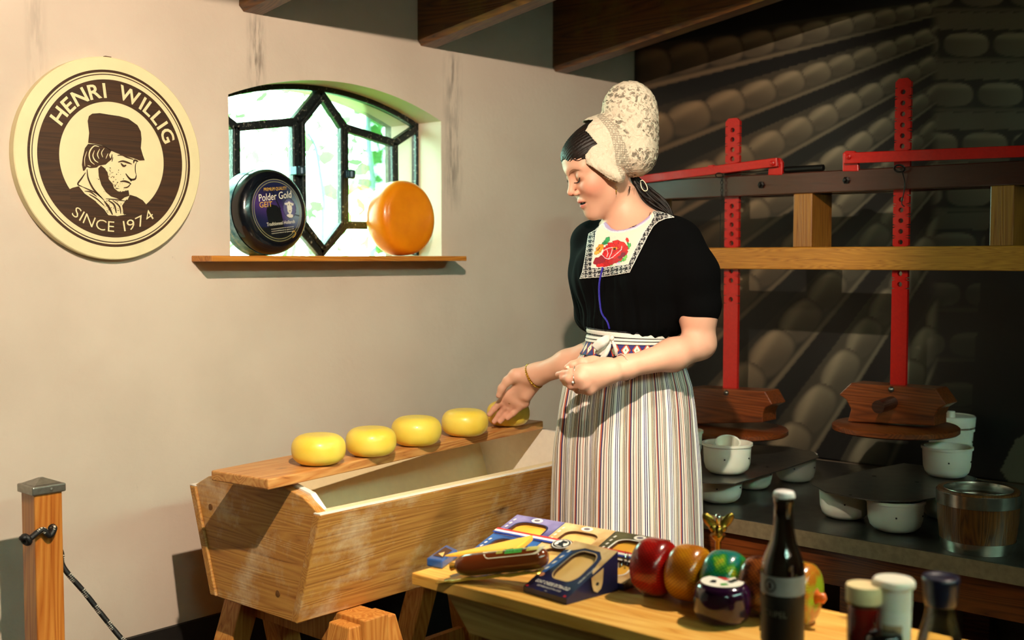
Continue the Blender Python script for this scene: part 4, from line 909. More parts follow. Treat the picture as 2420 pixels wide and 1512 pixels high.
# tab on the triangular side
Bq=O+Uv; sd=nrm(Vv); nsd=nrm(np.cross(sd,V(0,0,1))); SF=lambda x,z_:Bq+sd*x+V(0,0,z_)+nsd*.0012
pts=[(.056,.050),(.058,.020),(.062,.011),(.070,.007),(.079,.012),(.083,.022),(.085,.053)]
g=G(); g.prism([SF(x,z_) for x,z_ in [(.056,.034)]+pts[1:-1]+[(.085,.046)]],nsd*.0008); g.obj('side_tab',M_beig,t)
g=G(); g.add([SF(.070+.004*math.cos(a),.022+.003*math.sin(a))+nsd*.001 for a in np.linspace(0,2*PI,12,endpoint=False)],[tuple(range(12))]); g.obj('side_mark',M_ink,t)
# ---- gift pack of cheeses under a tricolour ribbon (2 x 3 cartons)
NL=V(1.545,1.480,tz); NR=V(1.574,1.135,tz); FL=V(1.692,1.482,tz); 
UU=(NR-NL); VV=V(.143,.0,0)
pk=thing('gift_pack_ribbon','flat red white and blue paper ribbon with a round seal across the cheese gift pack','ribbon',tuple(NL+UU/2+VV/2))
h0,h1=.012,.062
n3=3; mats=[M_lil,M_beig,M_olive]; mats2=[M_bluec,M_navyc,M_navyc]
lab=[['cheese carton with blue corner at the near left of the gift pack','cheese carton behind the brown smoked cheese in the gift pack','cheese carton at the near right of the gift pack beside the red cheese'],['lilac cheese carton at the far left of the gift pack','beige cheese carton in the middle of the far row of the gift pack','olive green cheese carton at the far right of the gift pack']]
for j in range(2):
    for i in range(3):
        O=NL+UU*(i/3+.003)+VV*(j/2)+V(0,0,0)+V(0,0,(h1-h0)*j/2*0); u=UU*(1/3-.006); v=VV*(.5-.004)
        a0=h0+(h1-h0)*j/2; a1=h0+(h1-h0)*(j+1)/2
        m=mats[i] if j else [M_bluec,M_beig,M_beig][i]
        w_=rrect(.52,.40 if j else .55,.66,.62,.19,6,.10)
        t,F=wedge('cheese_carton',lab[j][i],O,u,v,a0,a1-.0005,m,w_,M_bluec if i==0 else M_navyc,'cheese cartons in the gift pack',cheese=M_chy if i!=1 else M_chs)
        r1=[((p[0]-.52)*1.09+.52,(p[1]-.45)*1.09+.45) for p in w_]; n=len(w_); mesh('window_rim',[F(*p,.0005) for p in w_]+[F(*p,.0005) for p in r1],[(k,(k+1)%n,n+(k+1)%n,n+k) for k in range(n)],[M_navyc,M_beig,M_white][i],t)
        if j:
            g=G(); g.add([F(.5+.11*math.cos(a),.86+.10*math.sin(a),.0006) for a in np.linspace(0,2*PI,20,endpoint=False)],[tuple(range(20))]); g.obj('seal_print',M_white,t)
            g=G(); g.add([F(.5+.06*math.cos(a),.86+.055*math.sin(a),.0009) for a in np.linspace(0,2*PI,20,endpoint=False)],[tuple(range(20))]); g.obj('seal_mark',plain('seal_grey','#6d6670',.5),t)
        g=G()
        for k in range(4): g.add([F(.05,.2+.17*k,.0006),F(.085,.2+.17*k,.0006),F(.10,.28+.17*k,.0006),F(.065,.28+.17*k,.0006)],[(0,1,2,3)])
        g.obj('edge_print',M_white,t)
PKn=nrm(np.cross(UU,VV+V(0,0,h1-h0))); PF=lambda u,v,o=0.: NL+UU*u+VV*v+V(0,0,h0+(h1-h0)*v)+PKn*o
for nm,m,v0,v1 in (('red_stripe',M_redp,.565,.60),('white_stripe',M_white,.525,.565),('blue_stripe',M_bluep,.49,.525)):
    mesh(nm,[PF(-.005,v0+.02,.0022),PF(1.005,v0-.02,.0022),PF(1.005,v1-.02,.0022),PF(-.005,v1+.02,.0022)],[(0,1,2,3)],m,pk,solid=.0005)
def disc(F_,cu,cv,ru,rv,o,n=36): return [F_(cu+ru*math.cos(a),cv+rv*math.sin(a),o) for a in np.linspace(0,2*PI,n,endpoint=False)]
for nm,m,r,o in (('seal_rim',M_ink,1,.0036),('seal',M_white,.9,.0042),('seal_ring',M_ink,.82,.0046),('seal_face',M_white,.66,.005)):
    mesh(nm,disc(PF,.47,.50,.062*r,.115*r,o),[tuple(range(36))],m,pk)
g=G(); g.add([PF(.47+x*.035,.50+y*.07,.0055) for x,y in [(-.3,.9),(.7,.8),(.85,.2),(.3,.1),(.5,-.4),(.9,-.9),(-.8,-.9),(-.4,-.4),(-.6,.1),(-.35,.3)]],[tuple(range(10))]); g.obj('seal_portrait',M_ink,pk)
# ---- clear wrapped wedge and small blue pack at the left
t=thing('cheese_wedge','pointed piece of yellow cheese with a dark label behind the brown smoked cheese','cheese piece',tuple(onz(1170,1300,tz)))
A=onz(1048,1318,TZ+.016); B_=onz(1222,1311,TZ+.030); C_=B_+V(.05,.003,.016)
h=V(0,0,.013); G().add([A,B_,C_,A+h*.5,B_+h,C_+h],[(0,2,1),(3,4,5),(0,1,4,3),(1,2,5,4),(2,0,3,5)]).obj('cheese',M_chy,t,bevel=.003)
q=lambda s,u:B_*(1-s)+A*s+h*(1-s*.5)*u; nn=nrm(np.cross(B_-A,h)); nn=nn if nn@FH<0 else -nn
mesh('dark_label',[q(.02,.15)+nn*.002,q(.14,.1)+nn*.002,q(.18,.95)+nn*.002,q(.05,1.05)+nn*.002],[(0,1,2,3)],M_ink,t,solid=.0006)
t=thing('cheese_packet','small blue cheese packet at the far left corner of the table','cheese pack',tuple(onz(1040,1325,tz)))
pts=[onz(1008,1338,tz),onz(1045,1345,tz),onz(1082,1318,tz),onz(1055,1305,tz)]
g=G(); g.prism(pts,(0,0,.016)); g.obj('packet',M_bluec,t,bevel=.003)
c=sum(pts)/4+V(0,0,.017); mesh('cheese_window',[c+(p-sum(pts)/4)*.62 for p in pts],[(0,1,2,3)],M_in,t); mesh('pale_corner',[c+V(0,0,.0006)+(p-sum(pts)/4)*k for p,k in ((pts[0],.3),(pts[1],.6),(pts[2],.1))],[(0,1,2)],M_chs,t)
# ---- smoked cheese sausage
M_smoke=plain('smoked_cheese_skin','#6e3213',.16,c2='#5a260d',nscale=8,coat=.8,bumps=.05)
a=onz(1078,1338,.7735); b=onz(1296,1316,TZ+.0545); dd=nrm(b-a); R=.0195
a[2]=TZ+R+.0045
t=thing('smoked_cheese','long brown smoked cheese roll in a glossy skin lying on the table','cheese',tuple(np.append(((a+b)/2)[:2],tz)))
g=G(); Ls=np.linalg.norm(b-a); pr=[(0,0),(.010,.001),(.014,.005),(.0175,.012),(.0192,.022),(R,.04),(R,Ls-.04),(.0192,Ls-.024),(.0178,Ls-.013),(.014,Ls-.005),(.008,Ls-.001),(0,Ls)]
g.lathe(pr,a,dd,40); g.obj('skin',M_smoke,t,smooth=True)
sdv=nrm(np.cross(dd,V(0,0,1))); sdv=sdv if sdv@FH>0 else -sdv
def CYL(x,ang,o=.0006): return a+dd*x+(V(0,0,1)*math.cos(ang)+sdv*math.sin(ang))*(R+o)
def patch(x0,x1,a0,a1,o,m,nm,n=16,sk=0):
    xs_=np.linspace(x0,x1,n); as_=np.linspace(a0,a1,8); mesh(nm,[CYL(x+ (sk*(q-a0)),q,o) for x in xs_ for q in as_],grid_faces(n,8),m,t,smooth=True)
M_lab=plain('cream_label','#d9d2b4',.4)
gl=[]
for x in np.linspace(0,1,24):
    wv=.55*min(1,(min(x,1-x)/.12)**.6) if 0<x<1 else 0; gl.append((x,wv))
mesh('label',[CYL(.052+x*.118,q_,.0007) for x,wv in gl for q_ in (-1.0*min(1,wv*2),-.1,.7*min(1,wv*2))],grid_faces(24,3),M_lab,t,smooth=True)
patch(.096,.128,-.7,.0,.0012,M_grn,'label_green'); patch(.080,.092,-.6,-.1,.0012,plain('label_leaf','#b9b040',.5),'label_leaf'); patch(.136,.158,-.6,.1,.0012,plain('label_yellow','#cdbf62',.5),'label_picture')
g=G()
def tx(x,y): return CYL(.112+x,-.35-y/R,.0016)
text_on(g,'smoked cheese',tx,.005,.06); g.obj('label_lettering',M_ink,t)
M_clip=plain('gold_clip','#d9a03a',.25,.8); G().lathe([(.004,-.012),(.008,-.010),(.006,-.002),(.010,.002)],a,dd,14).obj('end_clip',M_clip,t,smooth=True)
M_film=thinglass('clear_film',(.97,.95,.85),2.0,.12)
g=G(); m_=12; fs=[]; vs=[]
for i in range(m_):
    for j in range(4):
        x=-.028+i/(m_-1)*(Ls+.02); yv=-.030+j*.02; vs.append(a+dd*x+sdv*yv+V(0,0,-R-.0015+.0012*math.sin(i*2.1+j*1.7)))
mesh('gold_base_film',vs,grid_faces(m_,4),plain('gold_film','#c9a93c',.2,.6,noise=.3,nscale=60,bumps=.5),t,smooth=True,solid=.0006)
# ---- string of netted cheeses
NC=[('#c8170f','#8d0c08','netted red waxed cheese at the left end of the row of netted cheeses'),('#e09a12','#b8690c','netted golden yellow cheese second in the row of netted cheeses'),('#6fae2a','#1b7a3a','netted green cheese in the middle of the row of netted cheeses'),('#8a4516','#3a1508','netted dark brown cheese just left of the beer bottle'),('#9cc32a','#c97a1e','netted green cheese with a beige end label right of the beer bottle')]
def netmat(name,c1,c2,i):
    m,nt,b=newmat(name); tc=N(nt,'ShaderNodeTexCoord'); n1=N(nt,'ShaderNodeTexNoise'); n1.inputs['Scale'].default_value=[14,14,30,40,25][i]; L(nt,tc.outputs['Object'],n1.inputs['Vector'])
    r=ramp(nt,n1.outputs[0],[(.42,c2),(.56,c1)] if i!=2 else [(.38,'#137a78'),(.46,'#1b8a35'),(.55,'#8cc02a'),(.66,'#dcc52a')])
    sx=N(nt,'ShaderNodeSeparateXYZ'); L(nt,tc.outputs['UV'],sx.inputs[0]); a=math_(nt,'ADD',math_(nt,'MULTIPLY',sx.outputs[0],46.),math_(nt,'MULTIPLY',sx.outputs[1],9.)); b2=math_(nt,'SUBTRACT',math_(nt,'MULTIPLY',sx.outputs[0],46.),math_(nt,'MULTIPLY',sx.outputs[1],9.))
    fa=math_(nt,'LESS_THAN',math_(nt,'FRACT',a),.28); fb=math_(nt,'LESS_THAN',math_(nt,'FRACT',b2),.28); k=math_(nt,'MAXIMUM',fa,fb)
    c=mixc(nt,math_(nt,'MULTIPLY',k,.75),r.outputs[0],tuple(x*.45 for x in lin(c2))); L(nt,c,b.inputs['Base Color']); b.inputs['Roughness'].default_value=.25; b.inputs['Coat Weight'].default_value=.5; b.inputs['Coat Roughness'].default_value=.12
    bump(nt,b,k,.7,.0015); return m
RN=.0475
pa=V(1.600,1.083,0); pb=V(1.642,.842,0)
pa[:2]=onz(1548,1340,TZ+RN)[:2]; pb[:2]=onz(1893,1402,TZ+RN)[:2]; dn=nrm(pb-pa); LN=np.linalg.norm(pb-pa)
for i,(c1,c2_,lb) in enumerate(NC):
    TT=LN/4*.96 if i<4 else .05; c=pa+(pb-pa)*i/4; c[2]=TZ+RN+.0008; R_=RN*(1.02 if i in(0,4) else .99)
    t=thing('netted_cheese',lb,'cheese',(c[0],c[1],tz),'netted cheeses in a row on the table')
    pr=gouda(R_,TT,.026,.7,18); g=G(); g.lathe(pr,c,dn,56); nn=56
    uv=[(k/nn,(h/TT)) for r_,h in pr for k in range(nn)]; mesh('net_wrapped_cheese',g.v,g.f,netmat('netted_wax_%s'%['red','gold','green','brown','lime'][i],c1,c2_,i),t,smooth=True,uvs=uv)
    if i==3:
        G().lathe([(.0,-TT/2-.001),(.03,-TT/2+.001),(.040,-TT/2+.006),(.0425,-TT/2+.011)],c,dn,40).obj('end_label',M_beig,t,smooth=True)
    if i==4:
        G().lathe([(.040,TT/2-.008),(.034,TT/2-.0015),(0,TT/2+.0008)],c,dn,40).obj('end_label',plain('picture_label','#d99a55',.4,c2='#b5622a',nscale=60,coat=.3),t,smooth=True)
        G().lathe([(.011,TT/2),(.007,TT/2+.006),(.0085,TT/2+.012),(0,TT/2+.017)],c+V(0,0,-.002),dn,14).obj('net_clip',plain('orange_net','#d9691c',.35),t,smooth=True)
# ---- clear bag by the red cheese
t=thing('crumpled_wrapper','crumpled clear plastic wrapper between the carton wedge and the red netted cheese','wrapper',tuple(onz(1484,1375,tz)))
vs=[]; c=onz(1484,1368,tz)
for i in range(12):
    for j in range(9):
        u=(i/11-.5)*2; v=(j/8-.5)*2; e=max(0,1-u*u*.8-v*v*.8); vs.append(c+V(u*.026,-v*.018+.003,.0)+V(0,0,.004+.042*e*(.7+.5*math.sin(i*2.3+j*1.1)*math.cos(j*2.9-i))))
mesh('wrapper_film',vs,grid_faces(12,9),thinglass('wrapper_film',(.9,.9,.9),3.,.1),t)
# ---- purple waxed cheese
pc=onz(1706,1466,tz); M_purp=waxmat('purple_wax','#2a0a2e','#1c0620',.14,.05,.8,.1)
t=thing('purple_cheese','squat purple waxed cheese with a round white label left of the bottle','cheese',tuple(pc))
T_=.062; R_=.0455; g=G(); g.lathe([(r_,h+T_/2) for r_,h in gouda(R_,T_,.022,.7,20)],pc,(0,0,1),56); g.obj('wax',M_purp,t,smooth=True)
LF=lambda x,y,o=0.: pc+V(0,0,T_+.0004+o)+RT*x+FH*y
mesh('round_label',[LF(.0335*math.cos(a_),.0335*math.sin(a_)) for a_ in np.linspace(0,2*PI,48,endpoint=False)],[tuple(range(48))],M_white,t,solid=.0005)
tex2=lambda nm,m,pts:mesh(nm,[LF(x,y,.0008) for x,y in pts],[tuple(range(len(pts)))],m,t)
tex2('label_red_print',M_redp,[(-.004,.022),(.004,.026),(.014,.008),(.006,.004)]); tex2('label_dark_print',M_ink,[(.006,-.004),(.022,.014),(.026,.002),(.012,-.012)]); tex2('label_green_print',M_grn,[(-.006,-.024),(.006,-.022),(.004,-.012),(-.006,-.014)]); tex2('label_figure',M_ink,[(-.022,-.006),(-.014,.008),(-.008,.004),(-.012,-.010)])
# ---- beer bottle
bc=onz(1848,1545,tz); M_bg=plain('dark_brown_glass','#160802',.06,coat=1,c2='#1c0a02'); M_bg.node_tree.nodes['Principled BSDF'].inputs['Transmission Weight'].default_value=.35
t=thing('beer_bottle','tall dark brown glass bottle with a white cap and grey labels','bottle',tuple(bc))
prof=[(0,.004),(.020,0),(.028,.002),(.0303,.008),(.0305,.122),(.029,.137),(.024,.152),(.0185,.166),(.0155,.182),(.0138,.2),(.0132,.222),(.0145,.224),(.0145,.231),(.013,.234),(.013,.237)]
sB=.985; G().lathe([(r_,h*sB) for r_,h in prof],bc,(0,0,1),64).obj('glass',M_bg,t,smooth=True)
g=G(); nk=84; vs=[]; 
for hh,rr0,am in ((.232,.0152,.0008),(.2365,.0148,.0004),(.240,.0138,0),(.2412,.0105,0)):
    for k in range(nk): vs.append(bc+V(math.cos(2*PI*k/nk),math.sin(2*PI*k/nk),0)*(rr0+am*math.cos(21*2*PI*k/nk))+V(0,0,hh*sB))
mesh('crown_cap',vs,[(i*nk+k,i*nk+(k+1)%nk,(i+1)*nk+(k+1)%nk,(i+1)*nk+k) for i in range(3) for k in range(nk)]+[tuple(3*nk+k for k in range(nk))],plain('white_cap_enamel','#e9e5e2',.35,coat=.3),t,smooth=True,autosmooth=60)
M_gl=plain('grey_label','#8d8d8b',.5,c2='#807f7c',nscale=30); M_bl=plain('black_label','#151311',.45)
G().lathe([(.0309,.092),(.0309,.1195)],bc,(0,0,1),64,cap=False).obj('upper_label',M_gl,t,smooth=True)
G().lathe([(.0309,.022),(.0309,.090)],bc,(0,0,1),64,cap=False).obj('lower_label',M_bl,t,smooth=True)
cd_=math.atan2(CAM[1]-bc[1],CAM[0]-bc[0])
def BF(off):
    return lambda x,y,off=off: bc+V(math.cos(cd_+off+x/.031)*.0313,math.sin(cd_+off+x/.031)*.0313,y)
g=G(); fb=BF(-.62)
for R0,R1 in ((.0072,.0095),): 
    nn=28; g.add([fb(R0*math.cos(2*PI*k/nn),.106+R0*math.sin(2*PI*k/nn)) for k in range(nn)]+[fb(R1*math.cos(2*PI*k/nn),.106+R1*math.sin(2*PI*k/nn)) for k in range(nn)],[(k,(k+1)%nn,nn+(k+1)%nn,nn+k) for k in range(nn)])
g.add([fb(x*.004,.106+y*.005) for x,y in [(-.6,.9),(.7,.8),(.6,.1),(.9,-.9),(-.9,-.9),(-.5,-.1)]],[tuple(range(6))]); g.obj('label_seal',M_ink,t)
g=G(); text_on(g,'TRIPEL',lambda x,y:BF(-.35)(x,y+.062),.009,.034); g.obj('label_lettering',plain('faded_ink','#6f6d64',.5),t)
# ---- jars and bottles at the right edge
def jar(name,label,cat,px,pyt,z_top,R):
    c=onz(px,pyt,z_top); c[2]=tz; return thing(name,label,cat,tuple(c)),c
def ztop(px,py,xx): return onx(px,py,xx)
t,c=jar('spice_jar','slim glass jar of dark red sauce with a beige lid','jar',2043,1382,.9,.02); H=.9-TZ
M_sauce=plain('red_sauce','#7a0f06',.15,c2='#4d0804',nscale=30,coat=.9); M_bl_=plain('beige_lid','#e8d09c',.45); 
G().lathe([(0,.001),(.0195,.001),(.021,.005),(.021,.118),(.0195,.123)],c,(0,0,1),48).obj('sauce',M_sauce,t,smooth=True,autosmooth=50)
G().lathe([(.0195,.1228),(.0205,.126),(.0205,.130)],c,(0,0,1),48,cap=False).obj('glass_neck',thinglass('jar_glass',(.9,.8,.6),1.5),t,smooth=True)
G().lathe([(.0225,.128),(.0232,.130),(.0232,.148),(.0225,.150)],c,(0,0,1),48).obj('lid',M_bl_,t,smooth=True,autosmooth=50)
t,c=jar('salt_jar','white salt shaker jar with a white lid and a small brown label','jar',2112,1373,.905,.02)
M_wj=plain('white_jar_plastic','#e9e4d2',.35,sss=.2,coat=.2); G().lathe([(0,0),(.021,0),(.0225,.004),(.0225,.118),(.0215,.121)],c,(0,0,1),48).obj('body',M_wj,t,smooth=True,autosmooth=50)
G().lathe([(.0225,.119),(.0228,.122),(.0228,.146),(.0265,.149),(.0265,.155),(.024,.158)],c,(0,0,1),48).obj('lid',M_wj,t,smooth=True,autosmooth=50)
cw=math.atan2(CAM[1]-c[1],CAM[0]-c[0]); fw=lambda x,y:c+V(math.cos(cw+x/.0228)*.0228,math.sin(cw+x/.0228)*.0228,y)
mesh('brown_label',[fw(x,y) for x in np.linspace(-.014,.012,10) for y in (.084,.103)],grid_faces(10,2),plain('kraft_label','#b5946a',.6),t)
g=G(); text_on(g,'MEL',lambda x,y:c+(fw(x-.001,y+.089)-c)*V(1.01,1.01,1),.009,.018); g.obj('label_lettering',M_ink,t)
t,c=jar('oil_bottle','clear waisted glass bottle with a dark blue cap at the right edge','bottle',2224,1358,.912,.02)
M_jg=thinglass('bottle_glass',(.93,.90,.78),2.2,.02); G().lathe([(0,.002),(.027,0),(.031,.006),(.031,.05),(.0295,.07),(.025,.088),(.0205,.102),(.0185,.114),(.018,.128)],c,(0,0,1),56,cap=False).obj('glass',M_jg,t,smooth=True)
G().lathe([(0,.004),(.026,.003),(.029,.008),(.029,.05),(.0278,.066),(0,.066)],c,(0,0,1),56).obj('seasoning',plain('gold_seasoning','#8f6426',.5,c2='#2c1d0c',nscale=220),t,smooth=True,autosmooth=50)
G().lathe([(.0185,.122),(.0195,.124),(.0215,.135),(.0225,.150),(.0235,.156),(.0225,.160),(.020,.158)],c,(0,0,1),48).obj('cap',plain('navy_cap','#10142a',.3,coat=.4),t,smooth=True)
t,c=jar('pepper_jar','low jar whose glossy black lid just shows at the bottom edge','jar',2088,1502,.84,.02)
G().lathe([(0,0),(.021,0),(.022,.003),(.022,.072)],c,(0,0,1),40).obj('body',plain('dark_jar','#20150d',.2,coat=.6),t,smooth=True,autosmooth=50)
G().lathe([(.0225,.070),(.0235,.073),(.0235,.090),(.0215,.0945),(.012,.0965),(0,.097)],c,(0,0,1),40).obj('lid',plain('glossy_black_lid','#0b0b0c',.12,coat=1),t,smooth=True)
# ---- wing nut on a brass rod
bp=onx(1697,1262,1.672); 
t=thing('wing_nut_stand','brass wing nut on an upright chromed rod behind the netted cheeses','wing nut stand',(bp[0],bp[1],tz))
M_brass=plain('brass','#b08a3c',.25,.95,noise=.2,nscale=80); M_chr=plain('chrome','#d8d6d0',.08,1.)
zt3=bp[2]
G().lathe([(.022,0),(.022,.004),(.008,.006)],(bp[0],bp[1],tz),(0,0,1),32).obj('base',M_chr,t)
G().lathe([(.0048,.004),(.0048,zt3-tz-.012),(.009,zt3-tz-.008),(.0125,zt3-tz-.002),(.0125,zt3-tz+.0)],(bp[0],bp[1],tz),(0,0,1),28).obj('rod',M_brass,t,smooth=True,autosmooth=50)
c=bp
for s in (-1,1):
    e=nrm(RT*s*.62+V(0,0,1)*.78); q_=nrm(np.cross(e,FH)); rot=np.stack([q_,FH,e],1)
    g=G(); g.ell(c+e*.024+V(0,0,.004),(.0085,.003,.0165),rot=rot); g.ell(c+RT*s*.008+V(0,0,.010),(.007,.004,.008),rot=rot); g.obj('wing',M_brass,t,smooth=True)
G().lathe([(.0075,0),(.0075,.01),(.0055,.013)],c,(0,0,1),20).obj('nut',M_brass,t,smooth=True,autosmooth=40)
G().lathe([(.005,.012),(.005,.026),(.006,.028),(.004,.034),(0,.035)],c,(0,0,1),20).obj('bolt_tip',M_chr,t,smooth=True)
# ================= SIGNED-DISTANCE MODELLING =================
class SDF:
    def __init__(s): s.p=[]
    def cap(s,a,b,r1,r2,k=.02,sub=False,flat=None,q=1.):
        """tapered capsule; flat=(direction) squashed by factor q"""
        s.p.append(('c',np.array(a,float),np.array(b,float),r1,r2,k,sub,None if flat is None else nrm(flat),q)); return s
    def ell(s,c,r,k=.02,M=None,sub=False):
        s.p.append(('e',np.array(c,float),np.array([r]*3 if np.isscalar(r) else r,float),np.eye(3) if M is None else np.array(M,float),0,k,sub,None,1.)); return s
    def fn(s,f,k=0,mode='warp'): s.p.append(('f',f,None,0,0,k,False,None,1.)); return s
    def prim(s,p,P):
        if p[0]=='c':
            _,a,b,r1,r2,k,sub,fl,q=p; X=P-a; ab=b-a
            if fl is not None:
                X=X+fl*((X@fl)*(1/q-1))[:,None]; ab=ab+fl*(ab@fl)*(1/q-1)
            t=np.clip((X@ab)/max(ab@ab,1e-12),0,1); d=np.linalg.norm(X-t[:,None]*ab,axis=1)-(r1+(r2-r1)*t)
            return d*(q if fl is not None and q<1 else 1)
        _,c,r,M,_,k,sub,_,_=p; X=(P-c)@M.T   # rows of M = local axes
        k0=np.linalg.norm(X/r,axis=1); k1=np.linalg.norm(X/(r*r),axis=1); return k0*(k0-1)/np.maximum(k1,1e-9)
    def __call__(s,P,idx=None):
        P=np.asarray(P,float); d=np.full(len(P),1e3)
        for i,p in enumerate(s.p):
            if p[0]=='f': d=p[1](P,d); continue
            if idx is not None and not idx[i]: continue
            e=s.prim(p,P); k=p[5]
            if p[6]:
                e=-e; h=np.maximum(k-np.abs(d-e),0)/max(k,1e-6); d=np.maximum(d,e)+h*h*k/4
            else:
                h=np.maximum(k-np.abs(d-e),0)/max(k,1e-6); d=np.minimum(d,e)-h*h*k/4
        return d
    def mesh(s,lo,hi,vox,nb=12,slack=.0):
        lo=np.array(lo,float); hi=np.array(hi,float); nB=np.ceil((hi-lo)/(vox*nb)).astype(int)
        I=np.stack(np.meshgrid(*[np.arange(n) for n in nB],indexing='ij'),-1).reshape(-1,3)
        Cn=lo+(I+.5)*vox*nb; rad=vox*(nb/2+1)*1.7321; dc=s(Cn); keep=np.abs(dc)<rad*1.25+slack; I=I[keep]; Cn=Cn[keep]
        m=nb+2; loc=np.stack(np.meshgrid(*[np.arange(m)]*3,indexing='ij'),-1).reshape(-1,3)
        pd=[None if p[0]=='f' else s.prim(p,Cn) for p in s.p]
        keys=[];pos=[];quads=[]
        corners=np.array([[i,j,k] for i in (0,1) for j in (0,1) for k in (0,1)])
        off=np.int64(1<<20)
        def key(a): a=a.astype(np.int64)+4; return (a[...,0]*off+a[...,1])*off+a[...,2]
        for bi in range(len(I)):
            base=I[bi]*nb; P=lo+(base+loc)*vox
            idx=[True if q is None else (q[bi]<rad*1.45+s.p[i][5]+slack+.004) for i,q in enumerate(pd)]
            d=s(P,idx).reshape(m,m,m)
            if d.min()>0 or d.max()<0: continue
            n=m-1; sg=d<0
            acc=np.zeros((n,n,n,3)); cnt=np.zeros((n,n,n))
            for ax_ in range(3):
                for o1 in (0,1):
                    for o2 in (0,1):
                        st=[0,0,0]; oth=[q for q in range(3) if q!=ax_]; st[oth[0]]=o1; st[oth[1]]=o2
                        sl0=tuple(slice(st[q],st[q]+n) for q in range(3)); st2=list(st); st2[ax_]+=1; sl1=tuple(slice(st2[q],st2[q]+n) for q in range(3))
                        a=d[sl0];b=d[sl1]; cr=(a<0)!=(b<0); t=np.where(cr,a/np.where(cr,a-b,1),0)
                        v=np.zeros((n,n,n,3)); v[...,oth[0]]=o1; v[...,oth[1]]=o2; v[...,ax_]=t; acc+=v*cr[...,None]; cnt+=cr
            act=cnt>0; ci=np.stack(np.nonzero(act),-1)
            if len(ci)==0: continue
            gp=ci+base; keys.append(key(gp)); pos.append(lo+(gp+acc[act]/cnt[act][:,None])*vox)
            for ax_ in range(3):
                oth=[(ax_+1)%3,(ax_+2)%3]
                s0=[slice(1,nb+1)]*3; s1=list(s0); s1[ax_]=slice(2,nb+2)
                a=sg[tuple(s0)]; b=sg[tuple(s1)]; e=np.stack(np.nonzero(a!=b),-1)
                if len(e)==0: continue
                inv=a[tuple(e.T)]; e=e+1+base; u=np.zeros(3,int);u[oth[0]]=1; v=np.zeros(3,int); v[oth[1]]=1
                q=np.stack([key(e-u-v),key(e-v),key(e),key(e-u)],-1); q[~inv]=q[~inv][:,::-1]; quads.append(q)
        K=np.concatenate(keys); Pp=np.concatenate(pos); uk,ix=np.unique(K,return_index=True); Pv=Pp[ix]; Q=np.concatenate(quads); F_=np.searchsorted(uk,Q)
        ok=(F_<len(uk)).all(1); F_=F_[ok]; Q=Q[ok]; ok=(uk[F_]==Q).all(1); return Pv,F_[ok].astype(np.int32)
def grad(f,P,h=.0012):
    g_=np.stack([f(P+V(*[h if i==j else 0 for i in range(3)]))-f(P-V(*[h if i==j else 0 for i in range(3)])) for j in range(3)],-1); return g_/np.maximum(np.linalg.norm(g_,axis=1)[:,None],1e-9)
def newton(f,P,n=1):
    for _ in range(n):
        g_=grad(f,P); P=P-g_*np.clip(f(P),-.004,.004)[:,None]
    return P
def march(f,px,py,z0=2.0,z1=3.3,n=90):
    """first hit of view-side rays with a surface (used to drape trims on the clothes)"""
    px=np.atleast_1d(px).astype(float);py=np.atleast_1d(py).astype(float)
    R_=FW+RT*((px-CX)/FP)[:,None]+UPV*((CY-py)/FP)[:,None]; t=np.full(len(px),z0)
    for _ in range(n): t=np.minimum(t+np.clip(f(CAM+R_*t[:,None])*.7,-.02,.05),z1)
    return CAM+R_*t[:,None]
# ================= FIGURE LAYOUT =================
BA=math.radians(42)                      # body turned towards picture-left
bf=-FH*math.cos(BA)-RT*math.sin(BA); bl=np.array([-bf[1],bf[0],0.]); UZ=V(0,0,1)
def bodyaxes(): return np.stack([bl,bf,UZ])
MB=bodyaxes()
HA=math.radians(71); HPIT=math.radians(26)
hf0=-FH*math.cos(HA)-RT*math.sin(HA); hl=np.array([-hf0[1],hf0[0],0.])
hfw=hf0*math.cos(HPIT)-UZ*math.sin(HPIT); hup=hf0*math.sin(HPIT)+UZ*math.cos(HPIT)
MH=np.stack([hfw,hl,hup]); HC=at(1425,399,2.70); HS=.93
def HL(f_,s_,u_): return HC+(hfw*f_+hl*s_+hup*u_)*HS
def hr(*r): return np.array(r)*HS
# ---- skin body
S=SDF()
J=dict(neckb=at(1496,545,2.715),necku=at(1462,468,2.712),chest=at(1505,640,2.715),belly=at(1497,790,2.71),pelv=at(1480,900,2.71))
S.ell(J['chest'],(.148,.088,.15),.03,MB); S.ell(J['belly'],(.105,.08,.12),.05,MB); S.ell(J['pelv'],(.112,.08,.11),.05,MB)
S.ell(at(1506,590,2.72),(.138,.06,.045),.05,MB)
for s_ in (-1,1):
    S.ell(J['chest']+bl*s_*.065+bf*.055+UZ*-.005,(.056,.05,.056),.03,MB)
    hip=J['pelv']+bl*s_*.062-UZ*.05; kn=hip*V(1,1,0)+bl*s_*.005+bf*.015+UZ*.50; an=kn*V(1,1,0)+bl*s_*.0-bf*.02+UZ*.085
    S.cap(hip,kn,.062,.050,.04); S.cap(kn,an,.05,.036,.02); S.cap(an-bf*.01-UZ*.045,an+bf*.13-UZ*.055,.036,.028,.02)
S.cap(J['neckb'],J['necku'],.050,.046,.03); S.cap(J['neckb']-UZ*.025,at(1575,566,2.64),.036,.028,.04); S.cap(J['neckb']-UZ*.025,at(1408,572,2.79),.036,.028,.04)
